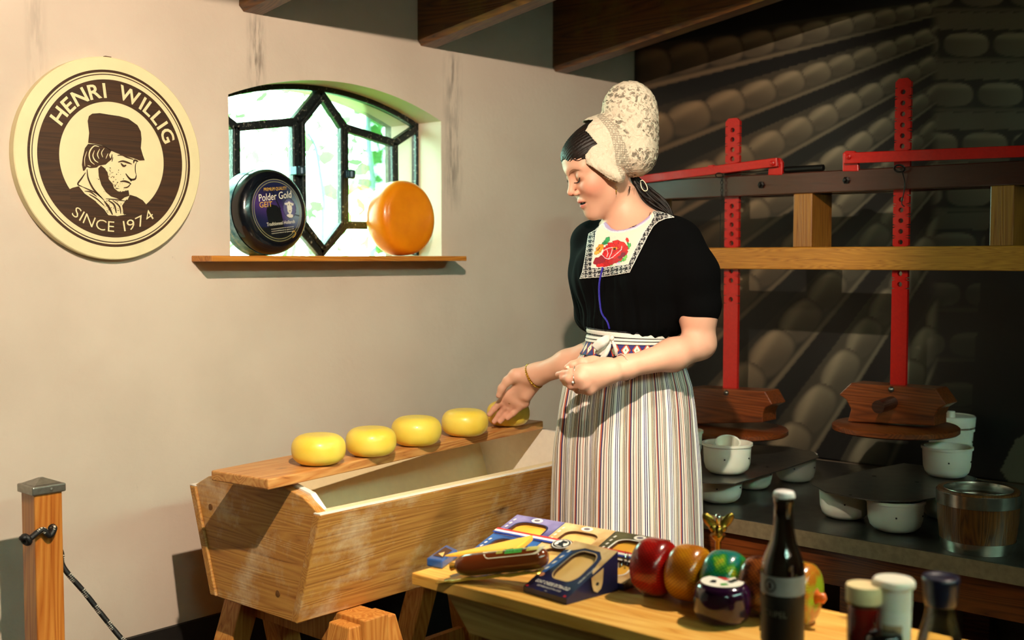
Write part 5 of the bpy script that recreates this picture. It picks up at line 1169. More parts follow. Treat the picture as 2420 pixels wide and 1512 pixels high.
# near (her left) arm
shl,ell_,wrl=at(1612,600,2.61),at(1652,808,2.60),at(1478,868,2.50)
S.cap(shl,at(1650,745,2.60),.038,.0395,.03); S.cap(at(1650,745,2.60),ell_,.0395,.036,.02); S.cap(ell_+V(0,0,-.006)+RT*.004,at(1590,838,2.555),.032,.035,.02); S.cap(at(1590,838,2.555),wrl,.034,.0225,.02,flat=V(0,0,1)*.3+bf,q=.92)
# far (her right) arm
shr,elr,wrr=at(1392,600,2.80),at(1428,822,2.81),at(1266,886,2.915)
S.cap(shr,elr,.036,.035,.03); S.cap(elr,at(1340,858,2.865),.034,.031,.02); S.cap(at(1340,858,2.865),wrr,.031,.0255,.02)
# ---- near hand: back of the hand to the camera, fingers folded in
def fing(pts,r0,r1,k=.004):
    r0*=.93; r1*=.90
    P_=[at(*p) for p in pts]; n=len(P_)-1
    for i in range(n): S.cap(P_[i],P_[i+1],r0+(r1-r0)*i/n,r0+(r1-r0)*(i+1)/n,k if i else .012)
S.cap(wrl,at(1425,882,2.465),.0245,.024,.02,flat=V(0,0,1)*.35+bf,q=.85)
for (kx,ky,kd),r_ in zip([(1376,874,2.445),(1372,893,2.435),(1378,909,2.443),(1393,920,2.457)],[.0125,.0125,.012,.0115]):
    S.cap(at(1440,876+ (ky-893)*.25,2.475),at(kx,ky,kd),.018,r_,.014)
fing([(1376,875,2.445),(1350,880,2.450),(1332,883,2.470),(1319,885,2.487)],.0105,.0072)
fing([(1372,893,2.435),(1345,896,2.444),(1331,893,2.470),(1330,896,2.490)],.0108,.0075)
fing([(1378,909,2.443),(1350,911,2.452),(1337,903,2.478),(1341,897,2.498)],.0105,.0074)
fing([(1393,920,2.457),(1366,921,2.466),(1352,913,2.487),(1350,904,2.505)],.0098,.0068)
S.cap(at(1430,866,2.485),at(1402,856,2.490),.017,.0135,.016); fing([(1402,857,2.490),(1374,857,2.487),(1354,863,2.489),(1341,869,2.493)],.0125,.0085,.008)
# ---- far hand: open palm towards the camera, fingers pointing down-left
S.cap(wrr,at(1242,900,2.935),.026,.027,.02,flat=FH,q=.7)
for (kx,ky,kd),r_ in zip([(1199,932,2.952),(1209,942,2.955),(1223,949,2.957),(1240,951,2.957)],[.0125,.0125,.012,.0115]):
    S.cap(at(1248+(kx-1215)*.2,897,2.937),at(kx,ky,kd),.0165,r_,.012)
S.cap(at(1252,885,2.925),at(1218,886,2.922),.0185,.0165,.016)      # thenar
S.cap(at(1262,912,2.93),at(1245,935,2.94),.014,.013,.014)
fing([(1218,888,2.922),(1199,900,2.922),(1186,917,2.925),(1179,934,2.928)],.0135,.0085,.008)
fing([(1199,932,2.952),(1183,950,2.960),(1168,966,2.968),(1157,979,2.972)],.0108,.0072)
fing([(1209,942,2.955),(1194,961,2.967),(1180,980,2.975),(1168,996,2.979)],.0108,.0072)
fing([(1223,949,2.957),(1208,965,2.966),(1194,982,2.972),(1182,996,2.974)],.0105,.0070)
fing([(1240,951,2.957),(1228,962,2.960),(1214,976,2.963),(1200,988,2.966)],.0098,.0066)
# ---- head
HB=len(S.p)
S.ell(HL(-.018,0,.035),hr(.094,.074,.084),.02,MH)
S.ell(HL(.030,0,-.012),hr(.060,.060,.080),.03,MH)
S.ell(HL(.045,0,.050),hr(.045,.056,.044),.02,MH)
for s_ in (-1,1):
    S.cap(HL(.004,s_*.052,-.040),HL(.062,s_*.014,-.080),.018*HS,.0145*HS,.03)
    S.ell(HL(.060,s_*.036,-.020),hr(.026,.024,.026),.022,MH)
    S.cap(HL(.083,s_*.010,.030),HL(.068,s_*.044,.030),.0085*HS,.008*HS,.018)
    S.ell(HL(-.010,s_*.064,-.012),hr(.013,.007,.024),.006,MH)
S.ell(HL(.0745,0,-.088),hr(.0185,.019,.0165),.018,MH)
S.ell(HL(.069,0,-.053),hr(.020,.028,.024),.020,MH)              # muzzle
for s_ in (-1,1): S.ell(HL(.100,s_*.030,.014),hr(.020,.018,.015),.018,MH,sub=True)
for s_ in (-1,1): S.ell(HL(.0725,s_*.0315,.014),hr(.0145,.0175,.0135),.007,MH)   # lidded eyes
S.cap(HL(.083,0,.024),HL(.1045,0,-.013),.0062*HS,.0066*HS,.012); S.ell(HL(.1065,0,-.0175),hr(.0078,.0076,.0072),.008,MH)
for s_ in (-1,1): S.ell(HL(.096,s_*.0115,-.023),hr(.0095,.0058,.0065),.004,MH)
S.cap(HL(.0905,-.014,-.0480),HL(.0930,0,-.0465),.0034*HS,.0042*HS,.007); S.cap(HL(.0905,.014,-.0480),HL(.0930,0,-.0465),.0034*HS,.0042*HS,.007)
S.cap(HL(.0870,-.012,-.0595),HL(.0905,0,-.0605),.0042*HS,.0058*HS,.006); S.cap(HL(.0870,.012,-.0595),HL(.0905,0,-.0605),.0042*HS,.0058*HS,.006)
S.ell(HL(.092,0,-.0537),hr(.014,.021,.0024),.003,MH,sub=True)       # parted lips
for s_ in (-1,1): S.ell(HL(.1005,s_*.0055,-.0285),hr(.004,.003,.003),.002,MH,sub=True)
Pv,Fv=S.mesh(at(1100,1000,2.9)*0+V(1.75,1.30,0),V(2.55,2.25,1.75),.0021,nb=14)
Pv=newton(S,Pv,1)
# skin colours
loc=(Pv-HC)@MH.T/HS; f_,s_,u_=loc.T
c=np.tile(np.array(lin('#d6a289')),(len(Pv),1)); nz=(np.sin(Pv[:,0]*61)+np.sin(Pv[:,1]*53+1)+np.sin(Pv[:,2]*47+2))[:,None]*.02; c=c*(1+nz)
def blend(mask,h): 
    global c
    c=c*(1-mask[:,None])+np.array(lin(h))*mask[:,None]
head=(np.linalg.norm(loc,axis=1)<.16)&(u_>-.13)
blend(head*.5*np.exp(-(((f_-.065)/.03)**2+((np.abs(s_)-.045)/.025)**2+((u_+.022)/.022)**2)),'#d96a55')
blend(head*.5*np.exp(-(((f_-.108)/.012)**2+(s_/.012)**2+((u_+.02)/.012)**2)),'#d8735c')
lipm=head*np.clip(1.6-(((f_-.0925)/.010)**2+(s_/.0205)**2+((u_+.0535)/.0125)**2)*1.2,0,1)*(f_>.081)*np.clip(1-((u_+.0545)/.0135)**8,0,1); blend(np.clip(lipm,0,1)*.85,'#c4605a')
blend(head*1.*((np.abs(u_+.0545)<.0022)&(np.abs(s_)<.018)&(f_>.078)&(f_<.0945)),'#3a120e')
for w_ in (((f_-.0995)/.004)**2+((np.abs(s_)-.0055)/.004)**2+((u_+.029)/.003)**2,): blend(head*np.clip(1.2-w_,0,1)*.8,'#5a231a')
blend(head*.35*np.exp(-(((f_-.078)/.02)**2+((np.abs(s_)-.031)/.016)**2+((u_-.010)/.010)**2)),'#c98a6c')
for hx,hd in (((1345,895),2.46),((1190,965),2.965)):   # redder finger tips and knuckles
    hc=at(*hx,hd); blend(.28*np.exp(-(np.linalg.norm(Pv-hc,axis=1)/.04)**2),'#d98a72')
M_skin=vcol('skin',.5,sss=.06,bumps=.12,nscale=420,spec=.35)
pc0=J['pelv']*V(1,1,0)
person=thing('person','woman in tall white lace cap, black blouse and striped skirt, one hand over the cheeses','person',tuple(pc0))
mesh('body',Pv,Fv,M_skin,person,smooth=True,cols=c)
def onskin(P): return newton(S,np.atleast_2d(P),6)
# ---- brows, lashes, teeth
M_hair=plain('dark_brown_hair','#1c100a',.55,c2='#0e0805',nscale=60,spec=.4)
M_brow=plain('brow_hair','#8a5c42',.8); M_lash=plain('lash_hair','#120c0a',.6)
for s_ in (1,-1):
    pts=[onskin(HL(f,s_*s,u))[0] for f,s,u in ((.098,.011,.024),(.096,.020,.029),(.090,.033,.033),(.078,.047,.030))]; cu=catmull(pts,6)
    g=G(); up=hup
    vs=[];
    for i,p in enumerate(cu):
        n_=grad(S,p[None])[0]; w_=.0021*math.sin(PI*(.12+.86*i/(len(cu)-1)))+.0003; q=onskin(p)[0]; vs+= [q+up*w_+n_*.0006,q-up*w_+n_*.0006]
    mesh('eyebrow',vs,[(2*i,2*i+1,2*i+3,2*i+2) for i in range(len(cu)-1)],M_brow,person,solid=.0006)
    pts=[onskin(HL(.095,s_*s,u))[0] for s,u in ((.016,.0035),(.023,.0030),(.031,.0035),(.039,.0060),(.046,.0100))]; cu=catmull(pts,5); g=G(); g.tube([p+grad(S,p[None])[0]*.0004 for p in cu],[.0005+.0011*math.sin(PI*(.15+.7*i/(len(cu)-1)))*(.5+.6*i/len(cu)) for i in range(len(cu))],6)
    for i in range(3,len(cu)-1,1):
        n_=grad(S,cu[i][None])[0]; d=nrm(n_*.8-hup*.75+hl*s_*.25*(i/len(cu))); g.tube([cu[i],cu[i]+d*.0055],[.00035,.0001],4)
    g.obj('eyelashes',M_lash,person)
g=G(); g.ell(HL(.0815,0,-.0530),hr(.006,.014,.0035),rot=MH.T); g.obj('teeth',plain('teeth','#e6dcc8',.3),person,smooth=True)
# ---- hair
HR=SDF(); HR.ell(HL(-.018,0,.036),hr(.098,.078,.086),.02,MH); HR.ell(HL(.026,0,.058),hr(.064,.064,.046),.02,MH); HR.ell(HL(-.075,0,.0),hr(.036,.045,.04),.02,MH)
def haircut(P,d):
    l=(P-HC)@MH.T/HS; f,s,u=l.T; d=d-.0007*np.sin(np.arctan2(u-.02,s+.35*f)*64+f*40)-.0005*np.sin(np.arctan2(u,s)*140+f*90)
    hl_=.064-.62*np.maximum(np.abs(s)-.012,0)+.0015*np.sin(s*190)   # hairline height rises to the parting
    face=np.minimum(np.minimum(hl_-u,f-.02+.0*s)*1.,1)    # inside the face region
    low=np.minimum(.0-u-0*f,f+.022)
    return np.maximum(np.maximum(d,face),low)
HR.fn(haircut)
a_,b_=HC-.16,HC+.16; Ph,Fhh=HR.mesh(a_,b_,.0019,nb=14,slack=.01); lh=(Ph-HC)@MH.T/HS; badv=(lh[:,0]>-.01)&(lh[:,2]<.018); Fhh=Fhh[~badv[Fhh].any(1)]; mesh('hair',Ph,Fhh,M_hair,person,smooth=True)
g=G(); base=[at(1497,418,2.725),at(1510,440,2.725),at(1530,462,2.73),at(1556,482,2.73),at(1578,500,2.725),at(1592,522,2.72)]
for i in range(46):
    ang=rng.uniform(0,2*PI); rr_=rng.uniform(0,1)**.5; o1=(RT*math.cos(ang)*.6+UZ*math.sin(ang)+FH*math.cos(ang)*.8); pts=[]
    for k,p in enumerate(base): w_=[.006,.016,.023,.022,.015,.006][k]; pts.append(p+o1*rr_*w_+rng.normal(size=3)*.0016)
    cu=catmull(pts,4); m_=len(cu); g.tube(cu,[.0042*(1-.75*(j/(m_-1))**2)+.0004 for j in range(m_)],6)
g.obj('ponytail',M_hair,person,smooth=True)
g=G()
for pts in ([(1349,371),(1358,378),(1368,379),(1378,374)],[(1345,366),(1352,374),(1361,378)],[(1332,372),(1329,380),(1328,388)],[(1380,372),(1388,378),(1391,386)]):
    P_=march(S,[p[0] for p in pts],[p[1] for p in pts],2.5,2.9); g.tube(catmull([p-FH*.0015 for p in P_],5),.0008,5)
for k in range(16):
    x=1484+rng.uniform(0,26); ln_=rng.uniform(8,22); pts=[(x,442+rng.uniform(-4,4)),(x-2,442+ln_*.6),(x-rng.uniform(1,6),442+ln_)]; P_=march(S,[p[0] for p in pts],[p[1] for p in pts],2.5,2.9); g.tube(catmull([p-FH*.001 for p in P_],4),list(np.linspace(.00035,.0001,9)),4)
g.obj('loose_strands',M_hair,person)
# ---- lace cap (thick lace shell)
Kp=SDF(); RA=np.stack([nrm(RT*math.cos(.05)+UZ*math.sin(.05)),FH,nrm(-RT*math.sin(.05)+UZ*math.cos(.05))])
Kp.ell(at(1488,262,2.695),(.0655,.058,.070),.02,RA); Kp.ell(at(1497,318,2.70),(.0600,.066,.095),.02,RA); Kp.ell(at(1499,370,2.70),(.050,.064,.045),.02,RA)
Kp.ell(HL(-.020,0,.042),hr(.103,.086,.090),.012,MH)
Kp.cap(at(1405,388,2.628),at(1458,414,2.615),.014,.020,.03); Kp.cap(at(1405,388,2.775),at(1458,414,2.785),.014,.020,.03)
front=[(1404,280),(1393,292),(1383,308),(1392,318),(1401,332),(1410,342),(1398,350),(1391,358),(1382,368),(1384,388),(1402,400),(1422,414),(1439,427),(1462,436),(1476,428),(1500,416),(1516,412),(1534,406),(1560,390),(1640,300),(1640,100),(1300,100),(1300,262)]
front2=[(x,y) for x,y in front]
def capcut(P,d):
    q=P-CAM; dz=q@FW; px=CX+FP*(q@RT)/2.635; py=CY-FP*(q@UPV)/2.635    # parallel section planes through the cap at its own depth
    out=pline(px,py,front2+[front2[0]])*2.70/FP; ins=inpoly(px,py,front2); e=np.where(ins,-out,out)
    sc_=.0006*np.sin((px+py)*.7); d2=d+.0011*np.sin(P[:,0]*300)*np.sin(P[:,2]*260)*np.sin(P[:,1]*280)
    return np.maximum(np.maximum(d2,-(d2+.0032)),e+sc_)
Kp.fn(capcut); cc=at(1475,320,2.70); Pc,Fc=Kp.mesh(cc-.17,cc+.17,.0016,nb=14,slack=.012)
q=Pc-CAM; cpx=CX+FP*(q@RT)/2.70; cpy=CY-FP*(q@UPV)/2.70
def lacemat():
    m,nt,b=newmat('white_lace'); tc=N(nt,'ShaderNodeTexCoord'); at_=N(nt,'ShaderNodeVertexColor'); at_.layer_name='Col'; sp=N(nt,'ShaderNodeSeparateColor'); L(nt,at_.outputs[0],sp.inputs[0])
    nw=N(nt,'ShaderNodeTexNoise'); nw.inputs['Scale'].default_value=45; L(nt,tc.outputs['Object'],nw.inputs['Vector']); wv=mixc(nt,.06,tc.outputs['Object'],nw.outputs['Color'],'ADD')
    v1=N(nt,'ShaderNodeTexVoronoi',feature='DISTANCE_TO_EDGE'); v1.inputs['Scale'].default_value=50; L(nt,wv,v1.inputs['Vector'])
    v2=N(nt,'ShaderNodeTexVoronoi',feature='DISTANCE_TO_EDGE'); v2.inputs['Scale'].default_value=150; L(nt,wv,v2.inputs['Vector'])
    v3=N(nt,'ShaderNodeTexVoronoi',feature='F1'); v3.inputs['Scale'].default_value=26; L(nt,tc.outputs['Object'],v3.inputs['Vector'])
    n3=N(nt,'ShaderNodeTexNoise'); n3.inputs['Scale'].default_value=22; L(nt,tc.outputs['Object'],n3.inputs['Vector'])
    hole=ramp(nt,v1.outputs['Distance'],[(.12,(0,0,0)),(.2,(1,1,1))]); sel=ramp(nt,n3.outputs[0],[(.42,(0,0,0)),(.5,(1,1,1))]); mesh2=ramp(nt,v2.outputs['Distance'],[(.04,(1,1,1)),(.12,(.35,.35,.35))])
    openn=math_(nt,'MULTIPLY',hole.outputs[0],sel.outputs[0]); openn=math_(nt,'MULTIPLY',openn,sp.outputs[1])
    al=math_(nt,'SUBTRACT',1.,math_(nt,'MULTIPLY',openn,.8))
    # dotted net band
    mpd=N(nt,'ShaderNodeMapping'); mpd.inputs['Scale'].default_value=(1,1,1); L(nt,tc.outputs['Object'],mpd.inputs[0]); vd=N(nt,'ShaderNodeTexVoronoi',feature='F1'); vd.inputs['Scale'].default_value=190; vd.inputs['Randomness'].default_value=.15; L(nt,mpd.outputs[0],vd.inputs['Vector'])
    dots=ramp(nt,vd.outputs['Distance'],[(.32,(1,1,1)),(.5,(.42,.42,.42))]); al2=math_(nt,'ADD',math_(nt,'MULTIPLY',al,math_(nt,'SUBTRACT',1.,sp.outputs[0])),math_(nt,'MULTIPLY',dots.outputs[0],sp.outputs[0]))
    L(nt,al2,b.inputs['Alpha']); b.inputs['Base Color'].default_value=c4('#cdbfa9'); b.inputs['Roughness'].default_value=.85; b.inputs['Subsurface Weight'].default_value=0
    h=math_(nt,'ADD',math_(nt,'MULTIPLY',v1.outputs['Distance'],-2.),math_(nt,'MULTIPLY',v2.outputs['Distance'],-.8)); bump(nt,b,h,.55,.0025); return m
band=inpoly(cpx,cpy,[(1407,282),(1416,268),(1445,300),(1470,350),(1488,400),(1496,420),(1462,437),(1452,420),(1446,372),(1440,345),(1430,318)]).astype(float)
lace=inpoly(cpx,cpy,[(1416,268),(1445,300),(1470,350),(1488,400),(1500,425),(1620,420),(1620,150),(1380,150),(1380,262)]).astype(float)
mesh('lace_cap',Pc,Fc,lacemat(),person,smooth=True,cols=np.stack([band,np.clip(lace+.0,0,1),0*band],-1))
g=G(); M_crm=plain('cream_cord','#e8dcc2',.7); g.tube(catmull([at(1513,428,2.66),at(1519,426,2.66),at(1527,436,2.66),at(1530,448,2.66),at(1523,451,2.66),at(1516,443,2.66),at(1514,430,2.66)],6),.0011,6); g.obj('cap_loop',M_crm,person,smooth=True)
# earring
M_gold=plain('gold','#d9a93f',.2,1.); ep=march(S,[1456],[441],2.4,2.9)[0]-FH*.003
g=G(); g.torus(ep+V(0,0,-.003),hfw,.004,.0006,16,6); g.ell(ep+V(0,0,-.011),(.0016,.0016,.003)); g.ell(ep+V(0,0,-.016),(.001,.001,.002)); g.obj('earring',M_gold,person,smooth=True)
# ---- blouse
Bz=SDF()
Bz.ell(at(1506,655,2.71),(.158,.098,.135),.03,MB); Bz.ell(at(1508,572,2.715),(.150,.075,.052),.04,MB)
Bz.ell(at(1498,730,2.705),(.132,.103,.075),.04,MB); Bz.ell(at(1492,768,2.70),(.116,.100,.038),.03,MB)
for s_ in (-1,1): Bz.ell(J['chest']+bl*s_*.066+bf*.062-UZ*.012,(.066,.056,.070),.035,MB)
Bz.cap(at(1606,572,2.62),at(1640,650,2.60),.052,.056,.03); Bz.cap(at(1640,650,2.60),at(1652,715,2.60),.056,.050,.02); Bz.cap(at(1651,728,2.60),at(1652,731,2.60),.0475,.0475,.012)
Bz.cap(at(1395,578,2.80),at(1395,650,2.80),.050,.050,.03); Bz.cap(at(1395,650,2.80),at(1404,738,2.80),.050,.049,.02)
Bz.cap(J['neckb']-UZ*.035,at(1580,556,2.64),.046,.040,.03); Bz.cap(J['neckb']-UZ*.035,at(1404,564,2.79),.046,.040,.03)
Bz.cap(J['neckb']+UZ*.022+bf*.022,J['neckb']+UZ*.12+bf*.01,.058,.075,.006,sub=True)
def folds(P,d):
    l=(P-J['chest'])@MB.T; th=np.arctan2(l[:,0],l[:,1]); z=l[:,2]; w_=sst(-z,-.06,.12)
    w_=w_*(l[:,0]<.12); return d+w_*.0022*np.sin(th*26+z*18)+w_*.0013*np.sin(th*47+2+z*40)+.0012*np.sin(l[:,0]*55+z*35)*np.sin(z*50+l[:,1]*40)
Bz.fn(folds)
Pb,Fb=Bz.mesh(V(1.75,1.30,1.05),V(2.55,2.25,1.50),.0035,nb=12,slack=.008)
M_bl2=plain('black_blouse_cloth','#040405',.95,noise=.3,nscale=300,spec=.1)
mesh('blouse',Pb,Fb,M_bl2,person,smooth=True)
# ---- bib: embroidered yoke with lace trim, draped on the blouse
c3_=lambda x,y:(1280+x/3.6,480+y/3.6)
outer=[c3_(*p) for p in [(405,262),(455,235),(500,190),(552,158),(600,215),(640,232),(700,232),(790,205),(880,145),(925,105),(950,72),(1010,80),(1075,100),(1140,128),(1060,140),(1000,165),(955,205),(905,290),(860,380),(800,500),(755,592),(640,612),(500,632),(400,638),(328,644),(350,585),(372,470),(390,350)]]
inner=[c3_(*p) for p in [(470,260),(500,205),(552,158),(600,215),(640,232),(700,232),(790,205),(880,145),(940,90),(955,115),(930,170),(870,250),(830,330),(780,430),(740,520),(640,532),(540,545),(430,550),(440,480),(455,370)]]
gx=np.arange(1366,1604,.8); gy_=np.arange(496,664,.8); GX,GY=np.meshgrid(gx,gy_,indexing='ij'); px=GX.ravel(); py=GY.ravel()
fB=lambda P:np.minimum(Bz(P),S(P))
ins=inpoly(px,py,outer); dO=pline(px,py,outer+[outer[0]])
Pm=np.zeros((len(px),3)); need=ins|(dO<2.5); Pm[need]=march(fB,px[need],py[need],2.4,2.95,60)
nrm_=np.zeros_like(Pm); nrm_[need]=grad(fB,Pm[need],.003); Pm=Pm+nrm_*.0025
colr=np.tile(np.array(lin('#ddd3c2')),(len(px),1))
def setc(mask,h): colr[mask]=np.array(lin(h))
X3=(px-1280)*3.6; Y3=(py-480)*3.6
inn=inpoly(px,py,inner); tr=ins&~inn
# lace band: black ground with white rosettes
u1=X3*.9+Y3*.35; rx=(X3+0*Y3)/38.; ry=(Y3+.12*X3)/38.; fx=(rx-np.floor(rx)-.5); fy_=(ry-np.floor(ry)-.5); ra=np.hypot(fx,fy_); an=np.arctan2(fy_,fx)
ros=(np.abs(ra-.20-.05*np.cos(8*an))<.055)|(ra<.07)|((ra>.36)&(np.sin(an*4+rx*3)>.1)&(ra<.46)); setc(tr,'#16181f'); setc(tr&ros,'#d8d8d2'); setc(ins&(dO<1.6)&tr,'#e4e2dc'); dI=pline(px,py,inner+[inner[0]]); setc(tr&(dI<1.5),'#dcdad4')
# lilac neckline and beaded braid
nl=[c3_(*p) for p in [(556,160),(572,195),(604,216),(650,222),(700,217),(790,192),(860,150),(900,118)]]; dN=pline(px,py,nl)
setc(ins&(dN<10)&inn,'#bcc3c8'); setc(ins&(dN<10)&inn&(np.sin(px*2.0)>.2),'#efefec'); setc(ins&(dN<6.5),'#ae96c0')
def petal(cx_,cy_,rx_,ry_,ang,h,edge=None,out='#7c0c10'):
    a=math.radians(ang); dx=X3-cx_; dy=Y3-cy_; u=(dx*math.cos(a)+dy*math.sin(a))/rx_; v=(-dx*math.sin(a)+dy*math.cos(a))/ry_; r=u*u+np.abs(v)**1.6*(1+.25*np.cos(u*7)); m=inn&(r<1); setc(m,h)
    if edge is not None: setc(inn&(r<1.0)&(r>.80),edge)
    st=inn&(r<.8)&(np.sin(v*16)>.55); colr[st]*=.72
for a_ in [(560,325,42,20,-55,'#2f9a56'),(540,345,26,12,-20,'#1f7d48'),(745,375,34,15,-60,'#49b35c'),(715,470,34,15,-65,'#7fc95c'),(690,490,26,11,-30,'#4da85a'),(585,525,30,11,5,'#6cc069'),(660,500,24,10,-20,'#35a07a'),(735,320,20,11,60,'#3a9a4c'),(740,345,14,8,80,'#2f8a44')]: petal(*a_,edge='#155c38')
petal(612,440,112,72,-22,'#c4131b'); petal(560,480,90,40,-15,'#b01218'); petal(500,390,46,26,-50,'#f0901c','#8a4a14'); petal(475,425,26,16,-30,'#f2a63a','#8a4a14'); petal(490,395,22,4,-50,'#3a1a10')
for a_ in [(500,490,62,34,-25,'#8c0f24'),(560,520,48,24,-20,'#b3141a'),(505,530,40,16,-10,'#d3161c'),(620,490,60,30,-20,'#b8121c'),(700,425,44,26,-15,'#c2141c'),(690,450,40,20,-35,'#7a0f2c'),(650,350,34,44,-80,'#dd1c1e'),(600,370,34,40,-70,'#d1151b'),(690,365,34,44,-60,'#e02420'),(720,395,30,20,-50,'#c8141a'),(565,400,36,34,-40,'#c3121a'),(575,445,52,30,-10,'#cf141b'),(640,440,60,30,-35,'#d6171d')]: petal(*a_,edge='#8a0c14')
for pts in ([(515,440),(530,410),(555,395),(580,385),(610,380)],[(515,440),(545,470),(575,480),(610,465),(640,440),(685,400),(690,370)],[(610,380),(600,430),(575,478)],[(560,400),(570,430),(560,460)]): setc(inn&(pline(X3,Y3,pts)<2.6),'#f0c9d2')
setc(inn&(np.hypot((X3-630)/26,(Y3-388)/12)<1)&(np.sin(X3*.5)>-.2),'#e8a51c'); setc(inn&(np.hypot((X3-628)/12,(Y3-392)/9)<1),'#1a0a08')
petal(735,318,22,12,70,'#c92a24'); petal(660,518,20,10,-10,'#cdbfe0')
setc(inn&(pline(X3,Y3,[(600,300),(640,290)])<2)&(np.sin(X3*.8)>0),'#9fc9c2'); setc(inn&(pline(X3,Y3,[(720,300),(760,280)])<2)&(np.sin(X3*.8)>0),'#9fc9c2')
Fq=grid_faces(len(gx),len(gy_)); okf=ins[Fq].all(1)&need[Fq].all(1)
ed=np.linalg.norm(Pm[Fq[:,0]]-Pm[Fq[:,2]],axis=1)<.02; Fq=Fq[okf&ed]
uq,inv=np.unique(Fq,return_inverse=True); mesh('embroidered_bib',Pm[uq],inv.reshape(-1,4).astype(np.int32),vcol('bib_cloth',.75,bumps=.3,nscale=700),person,smooth=True,cols=colr[uq],solid=.001)
# blue cord
cp=[(1426,632),(1421,650),(1418,668),(1418,690),(1420,715),(1425,740),(1434,760),(1443,776)]; Pq=march(fB,[p[0] for p in cp],[p[1] for p in cp],2.4,2.95,60); Pq=Pq+grad(fB,Pq,.003)*.004
g=G(); g.tube(catmull(list(Pq),6),.0024,8); g.obj('blue_cord',plain('blue_cord','#2a1aa8',.6,noise=.5,nscale=500,bumps=.5),person,smooth=True)
# necklace chain
cp=[(1537,502),(1532,514),(1527,522)]; Pq=march(S,[p[0] for p in cp],[p[1] for p in cp],2.4,2.95,60); g=G(); g.tube(catmull([p-FH*.001 for p in Pq],6),.0008,5); g.obj('necklace',plain('old_gold','#5a4020',.4,.8),person)
# ================= SKIRT, APRON BAND =================
prof=[(786,1490,.092,.086),(800,1490,.098,.090),(830,1487,.110,.098),(870,1484,.135,.112),(910,1481,.150,.124),(960,1479,.158,.134),(1040,1477,.165,.142),(1150,1477,.170,.148),(1300,1477,.174,.153),(1500,1478,.180,.16),(1900,1478,.190,.17)]
pz=[];
for y,xc,ra_,rb_ in prof: c_=at(xc,y,2.70); pz.append((c_[2],*c_[:2],ra_,rb_))
pz.append((.10,pz[-1][1],pz[-1][2],.195,.175)); pz=np.array(pz)[::-1]
def ring(z): return [np.interp(z,pz[:,0],pz[:,i]) for i in range(1,5)]
nth=720; zs_=np.concatenate([np.linspace(.10,.75,20,endpoint=False),np.linspace(.75,pz[-1,0],120)]); TH_=np.linspace(0,2*PI,nth+1); vs=[];uv=[]
ph=rng.uniform(0,2*PI,12); zt_top=pz[-1,0]
CAMA=math.atan2(-FH[1],-FH[0])
for z in zs_:
    cx_,cy_,ra_,rb_=ring(z); down=np.clip((zt_top-z)/.30,0,1); amp=.0045*min(1,(zt_top-z)/.03)+.008*down
    fold=np.sin(TH_*23+ph[0]+1.2*np.sin(TH_*3))*.35*(1-down*.55)+np.sin(TH_*11+ph[1]+.8*np.sin(TH_*2+z*1.5))*.5*down+np.sin(TH_*7+ph[2]+z*2)*.35*down+np.sin(TH_*41+ph[3])*.25*(1-down)
    deep=-np.exp(-((np.angle(np.exp(1j*(TH_-(-.72)))))/.045)**2)*2.2*down
    rr_=1+(fold+deep)*amp/ra_
    X_=ra_*np.cos(TH_)*rr_; Y_=rb_*np.sin(TH_)*rr_       # X along picture-right, Y towards the camera
    P_=np.stack([cx_+RT[0]*X_-FH[0]*Y_,cy_+RT[1]*X_-FH[1]*Y_,np.full(nth+1,z)],-1); vs.append(P_); uv.append(np.stack([TH_/(2*PI),np.full(nth+1,z)],-1))
vs=np.concatenate(vs); uv=np.concatenate(uv)
def stripemat(name,reps,vertical=True,base='#d3cabf'):
    m,nt,b=newmat(name); tc=N(nt,'ShaderNodeTexCoord'); sx=N(nt,'ShaderNodeSeparateXYZ'); L(nt,tc.outputs['UV'],sx.inputs[0])
    f=math_(nt,'FRACT',math_(nt,'MULTIPLY',sx.outputs[0 if vertical else 1],float(reps)))
    K='#17151c'; W=base; Nn='#2c2358'; R_='#a8573c'; Gp='#9c9386'; Wh='#e8e4e2'
    seq=[(0,Nn),(.04,R_),(.09,W),(.16,K),(.185,W),(.215,K),(.24,'#d8c3a6'),(.27,K),(.292,W),(.40,K),(.424,Wh),(.47,Nn),(.498,Wh),(.53,Nn),(.556,Wh),(.62,W),(.67,K),(.694,W),(.73,K),(.754,W),(.81,R_),(.83,W),(.905,K),(.93,W)]
    r=ramp(nt,f,seq,'CONSTANT'); n=N(nt,'ShaderNodeTexNoise'); n.inputs['Scale'].default_value=900; L(nt,tc.outputs['Object'],n.inputs['Vector'])
    L(nt,r.outputs[0],b.inputs['Base Color']); b.inputs['Roughness'].default_value=.85; bump(nt,b,n.outputs[0],.2,.0008); return m
M_str=stripemat('striped_cotton',16)
mesh('skirt',vs,grid_faces(len(zs_),nth+1),M_str,person,smooth=True,uvs=uv)
def onring(px,z,off):
    """point on the waist ellipse at height z seen near column px"""
    cx_,cy_,ra_,rb_=ring(z); c_=V(cx_,cy_,z); pc=CX+FP*((c_-CAM)@RT)/((c_-CAM)@FW); X_=(px-pc)/1000.; X_=np.clip(X_/(ra_+off),-.999,.999); th=math.acos(X_); return c_+RT*X_*(ra_+off)-FH*math.sin(th)*(rb_+off)
def zpix(py): return at(1490,py,2.62)[2]
